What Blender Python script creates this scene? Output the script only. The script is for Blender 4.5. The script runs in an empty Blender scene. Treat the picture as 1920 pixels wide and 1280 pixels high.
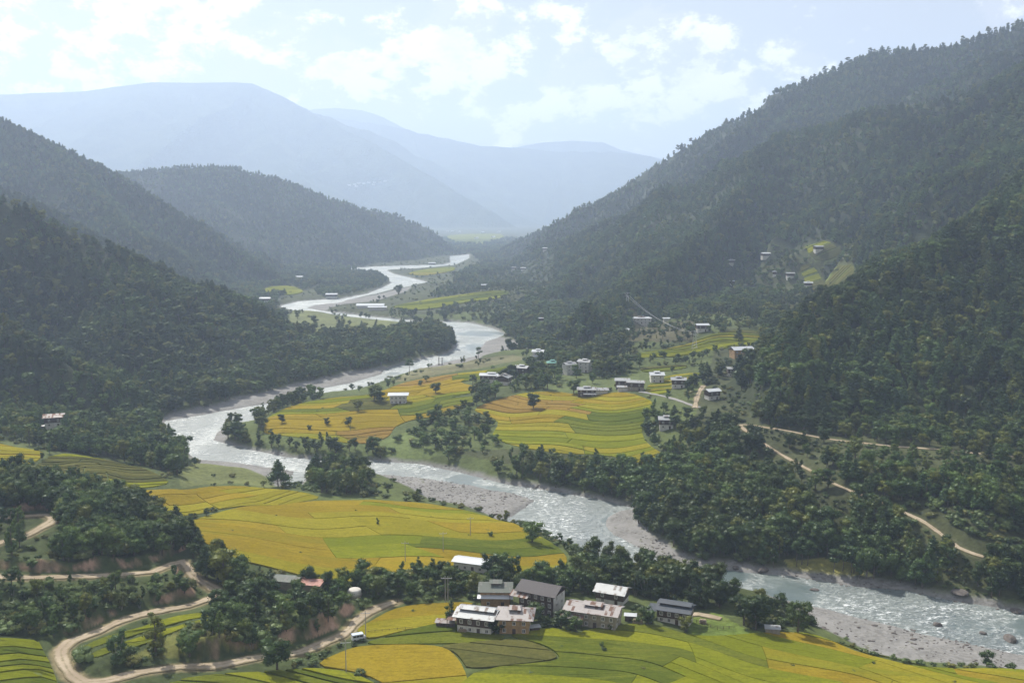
import bpy, math, random
import numpy as np
from mathutils import Vector
from mathutils.geometry import tessellate_polygon
R = math.radians
random.seed(7)
rng = np.random.default_rng(11)
SC = bpy.context.scene
COL = SC.collection

# ------------------------------------------------------------------ camera, world, sun, exposure
CAMZ, FPX, PITCH = 150.0, 1867.0, math.atan(245 / 1867.0)
cam = bpy.data.objects.new('camera', bpy.data.cameras.new('camera'))
COL.objects.link(cam)
cam.location = (0, 0, CAMZ)
cam.rotation_euler = (math.pi / 2 - PITCH, 0, 0)
cam.data.sensor_width = 36
cam.data.lens = 36 * FPX / 1920
cam.data.clip_start = 1
cam.data.clip_end = 40000
SC.camera = cam
SUN_AZ, SUN_EL = R(-34), R(45)
SUNV = Vector((math.sin(SUN_AZ) * math.cos(SUN_EL), math.cos(SUN_AZ) * math.cos(SUN_EL), math.sin(SUN_EL)))
sl = bpy.data.lights.new('sun', 'SUN')
sl.energy = 5.0
sl.angle = R(0.5)
sl.color = (1.0, 0.95, 0.86)
so = bpy.data.objects.new('sun', sl)
COL.objects.link(so)
so.location = SUNV * 400 + Vector((0, 0, 300))
so.rotation_euler = (-SUNV).to_track_quat('-Z', 'Y').to_euler()
SC.view_settings.view_transform = 'Standard'
SC.view_settings.look = 'None'
SC.view_settings.exposure = 0.62
SC.view_settings.gamma = 1
SC.view_settings.use_curve_mapping = False
SC.render.engine = 'CYCLES'
cy = SC.cycles
cy.max_bounces = 5
cy.diffuse_bounces = 2
cy.glossy_bounces = 2
cy.transmission_bounces = 2
cy.transparent_max_bounces = 6
cy.volume_bounces = 2
cy.use_denoising = True
cy.use_adaptive_sampling = True
cy.adaptive_threshold = 0.015
cy.sample_clamp_indirect = 4
cy.sample_clamp_direct = 12


class NT:
    """tiny node-tree helper"""
    def __init__(s, tree):
        s.t = tree
        s.t.nodes.clear()

    def n(s, typ, ins=None, **kw):
        nd = s.t.nodes.new(typ)
        for k, v in kw.items():
            setattr(nd, k, v)
        for k, v in (ins or {}).items():
            sock = nd.inputs[k]
            if hasattr(v, 'is_linked') and hasattr(v, 'node'):
                s.t.links.new(v, sock)
            else:
                sock.default_value = v
        return nd

    def math(s, op, a, b=0.0, c=0.0, clamp=False):
        nd = s.n('ShaderNodeMath', {0: a, 1: b, 2: c}, operation=op)
        nd.use_clamp = clamp
        return nd.outputs[0]

    def noise(s, vec, scale, detail=3.0, rough=0.5, dist=0.0):
        return s.n('ShaderNodeTexNoise', {'Vector': vec, 'Scale': scale, 'Detail': detail, 'Roughness': rough, 'Distortion': dist}).outputs['Fac']

    def ramp(s, fac, lo, hi, a=0.0, b=1.0, smooth=True):
        nd = s.n('ShaderNodeMapRange', {0: fac, 1: lo, 2: hi, 3: a, 4: b})
        if smooth:
            nd.interpolation_type = 'SMOOTHSTEP'
        return nd.outputs[0]

    def mix(s, fac, a, b, blend='MIX'):
        nd = s.n('ShaderNodeMix', data_type='RGBA', blend_type=blend)
        for i, v in ((0, fac), (6, a), (7, b)):
            if hasattr(v, 'is_linked') and hasattr(v, 'node'):
                s.t.links.new(v, nd.inputs[i])
            else:
                nd.inputs[i].default_value = v if i == 0 else tuple(v) + ((1.0,) if len(v) == 3 else ())
        return nd.outputs[2]


world = bpy.data.worlds.new('World')
SC.world = world
world.use_nodes = True
W = NT(world.node_tree)
sky = W.n('ShaderNodeTexSky', sky_type='NISHITA', sun_disc=False, sun_elevation=SUN_EL, sun_rotation=SUN_AZ % (2 * math.pi),
          altitude=1200, air_density=1.0, dust_density=1.5, ozone_density=1.0)
skyc = W.mix(1.0, sky.outputs[0], (0.065, 0.066, 0.068), 'MULTIPLY')
skyc = W.mix(0.68, skyc, (0.46, 0.445, 0.43))
tc = W.n('ShaderNodeTexCoord').outputs['Generated']
# cumulus masses: each is a soft disc on the celestial sphere (azimuth/elevation), broken up by fractal noise


def celestial(px, py):
    cx, cyy = (px - 960) / FPX, (640 - py) / FPX
    c, s = math.cos(PITCH), math.sin(PITCH)
    v = Vector((cx, c + cyy * s, -s + cyy * c))
    return v.normalized()


masses = [(60, 60, 190, .30), (300, 40, 210, .34), (480, 100, 180, .32), (640, 130, 150, .26), (560, 200, 120, .16), (760, 190, 130, .28), (700, 60, 120, .2), (850, 130, 150, .26), (1080, 110, 150, .28), (1250, 150, 130, .26), (960, 240, 130, .2), (1200, 240, 110, .2), (760, 250, 100, .16), (100, 150, 120, .16),
          (880, 30, 120, .30), (1000, 50, 110, .26), (1180, 70, 120, .32), (1300, 110, 90, .26), (1060, 150, 120, .20), (900, 185, 70, .24),
          (1480, 110, 80, .30), (1400, 180, 90, .24), (950, 120, 120, .22), (1180, 160, 110, .2), (1880, 5, 60, .30), (1230, 180, 80, .12), (1030, 210, 50, .16),
          (-300, 60, 260, .2), (-700, -150, 380, .2), (300, -420, 360, .16), (1500, -500, 330, .12), (2500, 60, 260, .2), (900, -900, 420, .18), (3300, -400, 420, .2)]
acc = None
for px, py, r, a in masses:
    c = celestial(px, py)
    d = W.n('ShaderNodeVectorMath', {0: tc, 1: tuple(c)}, operation='DISTANCE').outputs['Value']
    m = W.ramp(d, r / FPX * 1.3, 0.0, 0.0, a)
    acc = m if acc is None else W.math('MAXIMUM', acc, m)
sc_ = W.n('ShaderNodeVectorMath', {0: tc, 1: (1.0, 1.0, 1.6)}, operation='MULTIPLY').outputs[0]
n1 = W.noise(sc_, 7.0, 9.0, 0.6, 0.15)
n2 = W.noise(sc_, 24.0, 9.0, 0.66, 0.1)
dens = W.math('ADD', W.math('ADD', n1, W.math('MULTIPLY', W.math('SUBTRACT', n2, 0.5), 0.55)), acc)
cov = W.ramp(dens, 0.61, 0.71)
# shading: same field sampled a little towards the sun -> thick parts grey, rims bright
off = W.n('ShaderNodeVectorMath', {0: sc_, 1: (0.010, 0.0, -0.035)}, operation='ADD').outputs[0]
n3 = W.noise(off, 7.0, 9.0, 0.6, 0.15)
n4 = W.noise(off, 24.0, 9.0, 0.66, 0.1)
dens2 = W.math('ADD', W.math('ADD', n3, W.math('MULTIPLY', W.math('SUBTRACT', n4, 0.5), 0.55)), acc)
rim = W.math('SUBTRACT', dens, dens2)
lit = W.ramp(rim, -0.05, 0.07)
thick = W.ramp(dens, 0.76, 1.0, 1.0, 0.52)
bri = W.math('MULTIPLY', W.math('ADD', 0.30, W.math('MULTIPLY', lit, 0.75)), thick)
cl = W.mix(bri, (0.28, 0.295, 0.33), (0.90, 0.875, 0.85))
skyf = W.mix(cov, skyc, cl)
bg = W.n('ShaderNodeBackground', {'Color': skyf, 'Strength': 1.0})
W.n('ShaderNodeOutputWorld', {'Surface': bg.outputs[0]})

# ------------------------------------------------------------------ object helpers


def link(o, parent=None):
    COL.objects.link(o)
    if parent is not None:
        o.parent = parent
    return o


def tag(o, label=None, cat=None, group=None, kind=None):
    if label: o['label'] = label
    if cat: o['category'] = cat
    if group: o['group'] = group
    if kind: o['kind'] = kind
    return o


def mesh(name, V, F, mats, mi=None, smooth=False):
    me = bpy.data.meshes.new(name)
    me.from_pydata([tuple(v) for v in V], [], F)
    for m in (mats if isinstance(mats, (list, tuple)) else [mats]):
        me.materials.append(m)
    if mi is not None:
        me.polygons.foreach_set('material_index', mi)
    if smooth:
        me.polygons.foreach_set('use_smooth', [True] * len(F))
    me.update()
    return me


def fastmesh(name, V, Q, mats, smooth=True):
    """V (n,3) array, Q (m,4) quads array"""
    me = bpy.data.meshes.new(name)
    me.vertices.add(len(V)); me.vertices.foreach_set('co', np.asarray(V, np.float32).ravel())
    me.loops.add(Q.size); me.loops.foreach_set('vertex_index', Q.astype(np.int32).ravel())
    me.polygons.add(len(Q)); me.polygons.foreach_set('loop_start', np.arange(0, Q.size, 4, dtype=np.int32))
    me.polygons.foreach_set('use_smooth', np.full(len(Q), smooth))
    me.update(calc_edges=True)
    me.materials.append(mats)
    return me


def obj(name, me, parent=None, loc=None, rz=0.0):
    o = bpy.data.objects.new(name, me)
    if loc is not None: o.location = loc
    o.rotation_euler = (0, 0, rz)
    return link(o, parent)


def empty(name, loc, rz=0.0):
    o = bpy.data.objects.new(name, None)
    o.empty_display_size = 1
    o.location = loc
    o.rotation_euler = (0, 0, rz)
    return link(o)


class MB:
    def __init__(s): s.V, s.F, s.M = [], [], []

    def box(s, x0, x1, y0, y1, z0, z1, mi=0):
        b = len(s.V)
        s.V += [(x0, y0, z0), (x1, y0, z0), (x1, y1, z0), (x0, y1, z0), (x0, y0, z1), (x1, y0, z1), (x1, y1, z1), (x0, y1, z1)]
        for f in ((0, 3, 2, 1), (4, 5, 6, 7), (0, 1, 5, 4), (1, 2, 6, 5), (2, 3, 7, 6), (3, 0, 4, 7)):
            s.F.append([b + i for i in f]); s.M.append(mi)
        return s

    def prism(s, pts, axis_pts, mi=0):
        """extrude polygon pts (list of 3d) by vector axis_pts"""
        b = len(s.V); n = len(pts)
        s.V += [tuple(p) for p in pts] + [tuple(p[i] + axis_pts[i] for i in range(3)) for p in pts]
        s.F.append([b + i for i in range(n)][::-1]); s.M.append(mi)
        s.F.append([b + n + i for i in range(n)]); s.M.append(mi)
        for i in range(n):
            j = (i + 1) % n
            s.F.append([b + i, b + j, b + n + j, b + n + i]); s.M.append(mi)
        return s

    def tube(s, p, q, r0, r1, n=6, mi=0):
        p, q = Vector(p), Vector(q)
        d = (q - p).normalized()
        a = d.orthogonal().normalized(); c = d.cross(a)
        b = len(s.V)
        for P, r in ((p, r0), (q, r1)):
            for k in range(n):
                t = 2 * math.pi * k / n
                s.V.append(tuple(P + a * (r * math.cos(t)) + c * (r * math.sin(t))))
        for k in range(n):
            j = (k + 1) % n
            s.F.append([b + k, b + j, b + n + j, b + n + k]); s.M.append(mi)
        s.F.append([b + k for k in range(n)][::-1]); s.M.append(mi)
        s.F.append([b + n + k for k in range(n)]); s.M.append(mi)
        return s

    def build(s, name, mats, parent=None, loc=None, rz=0.0, smooth=False):
        return obj(name, mesh(name, s.V, s.F, mats, s.M, smooth), parent, loc, rz)


# ------------------------------------------------------------------ materials
def mat(name):
    m = bpy.data.materials.new(name)
    m.use_nodes = True
    return m, NT(m.node_tree)


def simple(name, c, rough=0.8, var=0.25, scale=0.8, metal=0.0, spec=0.3, bump=0.0):
    m, T = mat(name)
    pos = T.n('ShaderNodeTexCoord').outputs['Object']
    f = T.noise(pos, scale, 4, 0.6)
    lo = tuple(v * (1 - var) for v in c); hi = tuple(min(1, v * (1 + var)) for v in c)
    colr = T.mix(T.ramp(f, 0.3, 0.7), lo, hi)
    ins = {'Base Color': colr, 'Roughness': rough, 'Metallic': metal, 'Specular IOR Level': spec}
    if bump:
        ins['Normal'] = T.n('ShaderNodeBump', {'Height': f, 'Strength': bump, 'Distance': 0.3}).outputs[0]
    b = T.n('ShaderNodeBsdfPrincipled', ins)
    T.n('ShaderNodeOutputMaterial', {'Surface': b.outputs[0]})
    return m


def roof_mat(name, c, rust, amount, rough=0.45, metal=0.5):
    m, T = mat(name)
    pos = T.n('ShaderNodeTexCoord').outputs['Object']
    # patches: sheets about 1 m wide, 2.4 m long, each weathered differently
    sx = T.n('ShaderNodeVectorMath', {0: pos, 1: (1.05, 0.42, 0.42)}, operation='MULTIPLY').outputs[0]
    sn = T.n('ShaderNodeVectorMath', {0: sx}, operation='FLOOR').outputs[0]
    wn = T.n('ShaderNodeTexWhiteNoise', {'Vector': sn}).outputs['Value']
    f = T.math('ADD', T.math('MULTIPLY', wn, 0.55), T.math('MULTIPLY', T.noise(pos, 0.9, 5, 0.7), 0.6))
    k = T.ramp(f, 1.02 - amount, 1.12 - amount)
    base = T.mix(T.noise(pos, 3.0, 3, 0.6), tuple(v * 0.78 for v in c), tuple(min(1, v * 1.15) for v in c))
    colr = T.mix(k, base, rust)
    wv = T.n('ShaderNodeTexWave', {'Vector': pos, 'Scale': 2.2, 'Distortion': 0.0}, wave_type='BANDS', bands_direction='X').outputs['Fac']
    bm = T.n('ShaderNodeBump', {'Height': wv, 'Strength': 0.35, 'Distance': 0.05}).outputs[0]
    b = T.n('ShaderNodeBsdfPrincipled', {'Base Color': colr, 'Roughness': T.math('ADD', rough, T.math('MULTIPLY', k, 0.3)), 'Metallic': T.math('MULTIPLY', T.math('SUBTRACT', 1.0, k), metal * 0.25), 'Specular IOR Level': 0.2, 'Normal': bm})
    T.n('ShaderNodeOutputMaterial', {'Surface': b.outputs[0]})
    return m


def leaf_mat(name, dark, light, hue=0.0):
    m, T = mat(name)
    oi = T.n('ShaderNodeObjectInfo').outputs['Random']
    pos = T.n('ShaderNodeTexCoord').outputs['Object']
    geo = T.n('ShaderNodeNewGeometry')
    f = T.noise(pos, 1.1, 3, 0.6)
    isl = geo.outputs['Random Per Island']
    k = T.math('ADD', T.math('MULTIPLY', T.math('POWER', oi, 1.6), 0.62), T.math('ADD', T.math('MULTIPLY', T.math('SUBTRACT', f, 0.5), 0.5), T.math('MULTIPLY', isl, 0.35)), clamp=True)
    colr = T.mix(k, dark, light)
    loc = T.n('ShaderNodeObjectInfo').outputs['Location']
    ln = T.ramp(T.noise(loc, 0.011, 4, 0.6), 0.38, 0.62, 0.55, 1.5)
    colr = T.mix(1.0, colr, T.n('ShaderNodeCombineColor', {0: ln, 1: ln, 2: ln}).outputs[0], 'MULTIPLY')
    olive = T.mix(T.ramp(T.math('FRACT', T.math('MULTIPLY', oi, 37.7)), 0.68, 1.0, 0, 0.85), colr, (light[0] * 1.5, light[1] * 1.02, light[2] * 0.7))
    d = T.n('ShaderNodeBsdfDiffuse', {'Color': olive})
    tcol = T.mix(0.5, olive, (0.12, 0.17, 0.03))
    t = T.n('ShaderNodeBsdfTranslucent', {'Color': tcol})
    mx = T.n('ShaderNodeMixShader', {0: 0.28, 1: d.outputs[0], 2: t.outputs[0]})
    g = T.n('ShaderNodeBsdfGlossy', {'Color': (0.5, 0.55, 0.5, 1), 'Roughness': 0.45})
    mx2 = T.n('ShaderNodeMixShader', {0: 0.035, 1: mx.outputs[0], 2: g.outputs[0]})
    T.n('ShaderNodeOutputMaterial', {'Surface': mx2.outputs[0]})
    return m


M_BROAD = leaf_mat('broadleaf_foliage', (0.016, 0.036, 0.011), (0.105, 0.160, 0.036))
M_PINE = leaf_mat('pine_needles', (0.017, 0.040, 0.016), (0.085, 0.140, 0.045))
M_BUSH = leaf_mat('bush_foliage', (0.030, 0.050, 0.016), (0.105, 0.140, 0.042))
M_PALE = leaf_mat('pale_foliage', (0.055, 0.085, 0.028), (0.13, 0.175, 0.06))
M_BARK = simple('bark', (0.10, 0.08, 0.06), 0.9, 0.4, 3)
M_PBARK = simple('pale_bark', (0.30, 0.27, 0.22), 0.9, 0.4, 3)


def rice_mat(name, a, b):
    m, T = mat(name)
    oi = T.n('ShaderNodeObjectInfo').outputs['Random']
    pos = T.n('ShaderNodeNewGeometry').outputs['Position']
    st = T.n('ShaderNodeMapping', {'Vector': pos, 'Rotation': (0, 0, 0.5), 'Scale': (0.10, 0.5, 0.5)}).outputs[0]
    f = T.math('ADD', T.math('MULTIPLY', T.noise(pos, 0.035, 4, 0.6), 0.55), T.math('MULTIPLY', T.noise(st, 1.0, 5, 0.65), 0.45))
    g = T.noise(pos, 0.8, 5, 0.8)
    k = T.ramp(T.math('ADD', f, T.math('MULTIPLY', T.math('SUBTRACT', oi, 0.5), 0.22)), 0.40, 0.60)
    colr = T.mix(k, a, b)
    colr = T.mix(T.ramp(g, 0.35, 0.65, 0.0, 0.42), colr, tuple(v * 0.55 for v in a))
    colr = T.mix(T.ramp(T.noise(st, 2.2, 4, 0.75, 0.5), 0.50, 0.66, 0.0, 0.45), colr, tuple(v * 0.45 for v in a))
    # lodged patches and thin green places
    lod = T.ramp(T.noise(pos, 0.085, 5, 0.7, 1.5), 0.62, 0.74, 0, 0.6)
    colr = T.mix(lod, colr, (b[0] * 0.5, b[1] * 0.78, b[2] * 0.8))
    colr = T.mix(T.ramp(T.noise(st, 0.055, 4, 0.6, 0.8), 0.56, 0.70, 0, 0.38), colr, (min(b[0], .20) * 0.8, b[1] * 0.72, b[2] * 0.8))
    nb = T.n('ShaderNodeBump', {'Height': T.math('ADD', g, T.math('MULTIPLY', f, 1.5)), 'Strength': 0.8, 'Distance': 0.5}).outputs[0]
    d = T.n('ShaderNodeBsdfDiffuse', {'Color': colr, 'Normal': nb})
    t = T.n('ShaderNodeBsdfTranslucent', {'Color': colr})
    mx = T.n('ShaderNodeMixShader', {0: 0.2, 1: d.outputs[0], 2: t.outputs[0]})
    T.n('ShaderNodeOutputMaterial', {'Surface': mx.outputs[0]})
    return m


RICE = {
    'gold': rice_mat('golden_rice', (0.28, 0.21, 0.020), (0.36, 0.268, 0.026)),
    'yellow': rice_mat('yellow_rice', (0.265, 0.235, 0.020), (0.335, 0.295, 0.028)),
    'yg': rice_mat('yellow_green_rice', (0.185, 0.208, 0.016), (0.262, 0.272, 0.022)),
    'green': rice_mat('green_rice', (0.105, 0.135, 0.018), (0.175, 0.195, 0.026)),
    'orange': rice_mat('ripe_orange_rice', (0.27, 0.175, 0.040), (0.33, 0.22, 0.052)),
    'olive': rice_mat('olive_stubble', (0.095, 0.10, 0.030), (0.15, 0.145, 0.042)),
    'brown': rice_mat('cut_field', (0.18, 0.13, 0.08), (0.23, 0.17, 0.10)),
}


def ground_mat(name):
    m, T = mat(name)
    at = T.n('ShaderNodeVertexColor', layer_name='tint').outputs['Color']
    st = T.n('ShaderNodeVertexColor', layer_name='stone').outputs['Color']
    stone = T.n('ShaderNodeSeparateColor', {0: st}).outputs[0]
    pos = T.n('ShaderNodeNewGeometry').outputs['Position']
    big = T.noise(pos, 0.02, 5, 0.6)
    fine = T.noise(pos, 0.35, 6, 0.7)
    g = T.math('ADD', T.math('MULTIPLY', big, 0.5), T.math('MULTIPLY', fine, 0.5))
    v = T.ramp(g, 0.3, 0.7, 0.5, 1.5)
    gr = T.n('ShaderNodeCombineColor', {0: v, 1: v, 2: v}).outputs[0]
    grass = T.mix(1.0, at, gr, 'MULTIPLY')
    vo = T.n('ShaderNodeTexVoronoi', {'Vector': pos, 'Scale': 0.9}).outputs['Color']
    sv = T.n('ShaderNodeSeparateColor', {0: vo}).outputs[0]
    big2 = T.noise(pos, 0.045, 5, 0.65)
    sc = T.mix(T.ramp(sv, 0, 1, 0.0, 1.0), (0.165, 0.16, 0.15), (0.235, 0.228, 0.215))
    sc = T.mix(T.ramp(big2, 0.42, 0.66), sc, (0.25, 0.243, 0.232))
    scr = T.ramp(T.math('ADD', fine, T.math('MULTIPLY', big2, 0.6)), 0.92, 1.0, 0, 0.75)
    sc = T.mix(scr, sc, (0.10, 0.105, 0.05))
    colr = T.mix(stone, grass, sc)
    h = T.math('ADD', fine, T.math('MULTIPLY', sv, 0.5))
    bm = T.n('ShaderNodeBump', {'Height': h, 'Strength': 0.7, 'Distance': 0.6}).outputs[0]
    b = T.n('ShaderNodeBsdfPrincipled', {'Base Color': colr, 'Roughness': 0.95, 'Specular IOR Level': 0.1, 'Normal': bm})
    T.n('ShaderNodeOutputMaterial', {'Surface': b.outputs[0]})
    return m


M_GROUND = ground_mat('ground')


def canopy_mat():
    """far woods, a few kilometres off: too small to pick trees apart"""
    m, T = mat('far_woods')
    pos = T.n('ShaderNodeNewGeometry').outputs['Position']
    a = T.noise(pos, 0.006, 6, 0.65)
    b_ = T.n('ShaderNodeTexVoronoi', {'Vector': pos, 'Scale': 0.07}).outputs['Distance']
    colr = T.mix(T.ramp(a, 0.35, 0.65), (0.030, 0.045, 0.025), (0.075, 0.09, 0.045))
    bm = T.n('ShaderNodeBump', {'Height': b_, 'Strength': 1.0, 'Distance': 12.0}).outputs[0]
    b = T.n('ShaderNodeBsdfDiffuse', {'Color': colr, 'Normal': bm})
    T.n('ShaderNodeOutputMaterial', {'Surface': b.outputs[0]})
    return m


M_FAR = canopy_mat()


def water_mat():
    m, T = mat('river_water')
    pos = T.n('ShaderNodeNewGeometry').outputs['Position']
    st = T.n('ShaderNodeMapping', {'Vector': pos, 'Rotation': (0, 0, 0.35), 'Scale': (0.55, 1.0, 1.0)}).outputs[0]
    w1 = T.noise(st, 0.55, 5, 0.68, 0.6)
    w2 = T.noise(st, 0.11, 4, 0.6, 0.4)
    calm = T.ramp(T.noise(pos, 0.016, 4, 0.55, 0.3), 0.35, 0.50)
    h = T.math('ADD', T.math('MULTIPLY', w1, 1.0), T.math('MULTIPLY', w2, 1.6))
    bm = T.n('ShaderNodeBump', {'Height': h, 'Strength': T.math('ADD', 0.22, T.math('MULTIPLY', calm, 0.70)), 'Distance': 2.1}).outputs[0]
    foam_glitter = T.math('MULTIPLY', T.ramp(T.noise(st, 0.6, 6, 0.78, 0.8), 0.51, 0.61), T.math('MULTIPLY', calm, T.ramp(T.noise(pos, 0.03, 4, 0.6, 0.4), 0.40, 0.60)))  # white of the rapids, spread wider so the colour also paints sun glitter
    deep = T.mix(T.ramp(T.noise(pos, 0.02, 4, 0.55), 0.4, 0.6), (0.035, 0.068, 0.068), (0.072, 0.105, 0.096))
    colr = T.mix(foam_glitter, deep, (0.72, 0.75, 0.75))
    b = T.n('ShaderNodeBsdfPrincipled', {'Base Color': colr, 'Roughness': T.math('ADD', 0.40, T.math('MULTIPLY', calm, 0.17)), 'Specular IOR Level': 1.0, 'IOR': 1.8, 'Normal': bm})
    T.n('ShaderNodeOutputMaterial', {'Surface': b.outputs[0]})
    return m


M_WATER = water_mat()


def road_mat():
    m, T = mat('pale_dirt_road')
    w = T.n('ShaderNodeSeparateColor', {0: T.n('ShaderNodeVertexColor', layer_name='wear').outputs['Color']}).outputs[0]
    pos = T.n('ShaderNodeNewGeometry').outputs['Position']
    f = T.noise(pos, 0.55, 5, 0.7)
    g = T.noise(pos, 0.09, 3, 0.6)
    k = T.ramp(T.math('ADD', w, T.math('MULTIPLY', T.math('SUBTRACT', f, 0.5), 1.8)), 0.1, 0.9)
    a = T.mix(T.ramp(g, 0.35, 0.65), (0.40, 0.33, 0.24), (0.30, 0.24, 0.17))
    c = T.mix(k, T.mix(f, (0.15, 0.13, 0.06), (0.26, 0.21, 0.13)), a)
    bm = T.n('ShaderNodeBump', {'Height': f, 'Strength': 0.6, 'Distance': 0.3}).outputs[0]
    b = T.n('ShaderNodeBsdfPrincipled', {'Base Color': c, 'Roughness': 0.95, 'Specular IOR Level': 0.1, 'Normal': bm})
    T.n('ShaderNodeOutputMaterial', {'Surface': b.outputs[0]})
    return m


M_ROAD = road_mat()
M_TAR = simple('grey_road', (0.24, 0.23, 0.22), 0.9, 0.2, 0.5)

# ------------------------------------------------------------------ terrain as a world height field
COSP, SINP = math.cos(PITCH), math.sin(PITCH)


def ray(px, py):
    cx, cyy = (px - 960) / FPX, (640 - py) / FPX
    return cx, COSP + cyy * SINP, -SINP + cyy * COSP


def P(px, py, D, dz=0.0):
    x, y, z = ray(px, py)
    t = D / y
    return (x * t, D, CAMZ + z * t + dz)


def onplane(px, py, Z=0.0):
    x, y, z = ray(px, py)
    t = (Z - CAMZ) / z
    return (x * t, y * t)


_perm = np.random.default_rng(3).random((256, 256))


def vnoise(x, y):
    xi = np.floor(x).astype(int); yi = np.floor(y).astype(int)
    fx = x - xi; fy = y - yi
    fx = fx * fx * (3 - 2 * fx); fy = fy * fy * (3 - 2 * fy)
    g = lambda a, b: _perm[a & 255, b & 255]
    return (g(xi, yi) * (1 - fx) + g(xi + 1, yi) * fx) * (1 - fy) + (g(xi, yi + 1) * (1 - fx) + g(xi + 1, yi + 1) * fx) * fy


def fbm(x, y, s, octv=4):
    v = 0; a = 0.5; tot = 0
    for k in range(octv):
        v = v + a * (vnoise(x / s + 17.3 * k, y / s + 5.1 * k) - 0.5); tot += a
        a *= 0.5; s *= 0.5
    return v / tot * 2


def seg_dist(X, Y, poly, closed=False, vals=None):
    """distance to a polyline, optional interpolated values, and signed side"""
    best = np.full(X.shape, 1e18); side = np.zeros(X.shape)
    out = [np.zeros(X.shape) for _ in (vals or [])]
    n = len(poly)
    for i in range(n if closed else n - 1):
        ax, ay = poly[i][:2]; bx, by = poly[(i + 1) % n][:2]
        dx, dy = bx - ax, by - ay
        L2 = dx * dx + dy * dy + 1e-9
        t = np.clip(((X - ax) * dx + (Y - ay) * dy) / L2, 0, 1)
        ex, ey = X - ax - t * dx, Y - ay - t * dy
        d = ex * ex + ey * ey
        m = d < best
        best = np.where(m, d, best)
        side = np.where(m, dx * ey - dy * ex, side)
        for q, vv in enumerate(vals or []):
            out[q] = np.where(m, vv[i] * (1 - t) + vv[(i + 1) % n] * t, out[q])
    return np.sqrt(best), side, out


def inside(X, Y, poly):
    r = np.zeros(X.shape, bool)
    n = len(poly)
    for i in range(n):
        x0, y0 = poly[i][:2]; x1, y1 = poly[(i + 1) % n][:2]
        if y0 == y1: continue
        c = (Y > min(y0, y1)) & (Y <= max(y0, y1)) & (X < (Y - y0) * (x1 - x0) / (y1 - y0) + x0)
        r ^= c
    return r


DR = [205.0]
while DR[-1] < 14600:
    d = DR[-1]
    DR.append(d + max(1.25, min(d * d / 170000.0, 0.0052 * d)))
DR = np.array(DR)
NR = len(DR)
NC = 830
UC = np.linspace(-0.68, 0.68, NC)
GX = UC[None, :] * DR[:, None]
GY = np.repeat(DR[:, None], NC, 1)

RIVER_PX = [(2040, 1252), (1900, 1225), (1800, 1205), (1700, 1180), (1560, 1145), (1495, 1130), (1400, 1108), (1300, 1085), (1240, 1070), (1180, 1060), (1110, 1045), (1060, 1020), (1010, 995), (945, 975), (985, 950), (1000, 938), (960, 925), (880, 910), (800, 898), (740, 891), (690, 890), (630, 886), (585, 884), (572, 900), (560, 914), (528, 912), (540, 898), (552, 883), (530, 880), (470, 872), (420, 864), (370, 862), (350, 848), (330, 830), (312, 805), (308, 790), (360, 781), (420, 770), (500, 757), (530, 749), (600, 729), (660, 717), (715, 702), (722, 692), (760, 680), (840, 662), (857, 650), (850, 630), (832, 617), (772, 609), (700, 601), (642, 594), (610, 588), (570, 585), (530, 580), (527, 573), (560, 565), (600, 562), (640, 560), (690, 550), (715, 540), (735, 530), (715, 518), (690, 508), (640, 506), (640, 503), (700, 500), (760, 498), (830, 496), (845, 492), (843, 480), (880, 477), (880, 484), (868, 490), (850, 498), (780, 504), (725, 507), (740, 514), (775, 522), (805, 530), (770, 537), (730, 545), (700, 553), (650, 562), (640, 567), (590, 572), (575, 577), (600, 582), (640, 587), (700, 594), (772, 600), (830, 602), (880, 605), (925, 615), (950, 628), (912, 640), (898, 655), (892, 668), (830, 680), (760, 700), (690, 725), (640, 740), (600, 743), (560, 750), (530, 760), (500, 770), (480, 785), (470, 795), (430, 800), (405, 812), (402, 825), (430, 832), (470, 843), (540, 857), (620, 862), (700, 863), (790, 870), (850, 882), (950, 907), (1050, 922), (1130, 937), (1190, 953), (1160, 958), (1138, 970), (1135, 985), (1150, 1003), (1190, 1022), (1230, 1042), (1290, 1058), (1400, 1073), (1500, 1083), (1600, 1098), (1700, 1107), (1800, 1128), (1900, 1143), (2040, 1160)]
BARS_PX = [
    [(1325, 1052), (1400, 1062), (1500, 1074), (1600, 1088), (1700, 1098), (1710, 1110), (1600, 1100), (1500, 1086), (1400, 1076), (1300, 1064)],
    [(1190, 950), (1200, 960), (1187, 985), (1215, 1010), (1260, 1038), (1330, 1056), (1290, 1062), (1190, 1026), (1145, 1007), (1130, 985), (1135, 968), (1160, 956)],
    [(700, 882), (740, 887), (800, 894), (880, 906), (960, 921), (1008, 938), (992, 954), (950, 980), (920, 966), (870, 950), (810, 938), (770, 915)],
    [(1440, 1110), (1560, 1140), (1700, 1175), (1900, 1220), (2040, 1246), (2040, 1275), (1900, 1256), (1780, 1247), (1700, 1238), (1640, 1226), (1560, 1188), (1480, 1152)],
    [(300, 792), (320, 778), (370, 770), (415, 762), (440, 750), (500, 738), (560, 722), (640, 705), (722, 688), (724, 700), (660, 720), (600, 732), (520, 752), (430, 772), (360, 784)],
    [(893, 670), (899, 655), (903, 638), (930, 632), (965, 640), (992, 654), (975, 662), (930, 663)],
    [(395, 826), (400, 812), (420, 802), (422, 815), (418, 830)],
    [(360, 858), (420, 861), (530, 877), (555, 880), (540, 900), (525, 915), (515, 900), (470, 880), (400, 872), (370, 870)],
    [(540, 578), (580, 568), (640, 562), (700, 555), (740, 545), (770, 538), (760, 548), (700, 566), (640, 572), (600, 584), (560, 586)],
    [(780, 676), (830, 672), (893, 660), (900, 672), (860, 684), (800, 694)],
]
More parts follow.
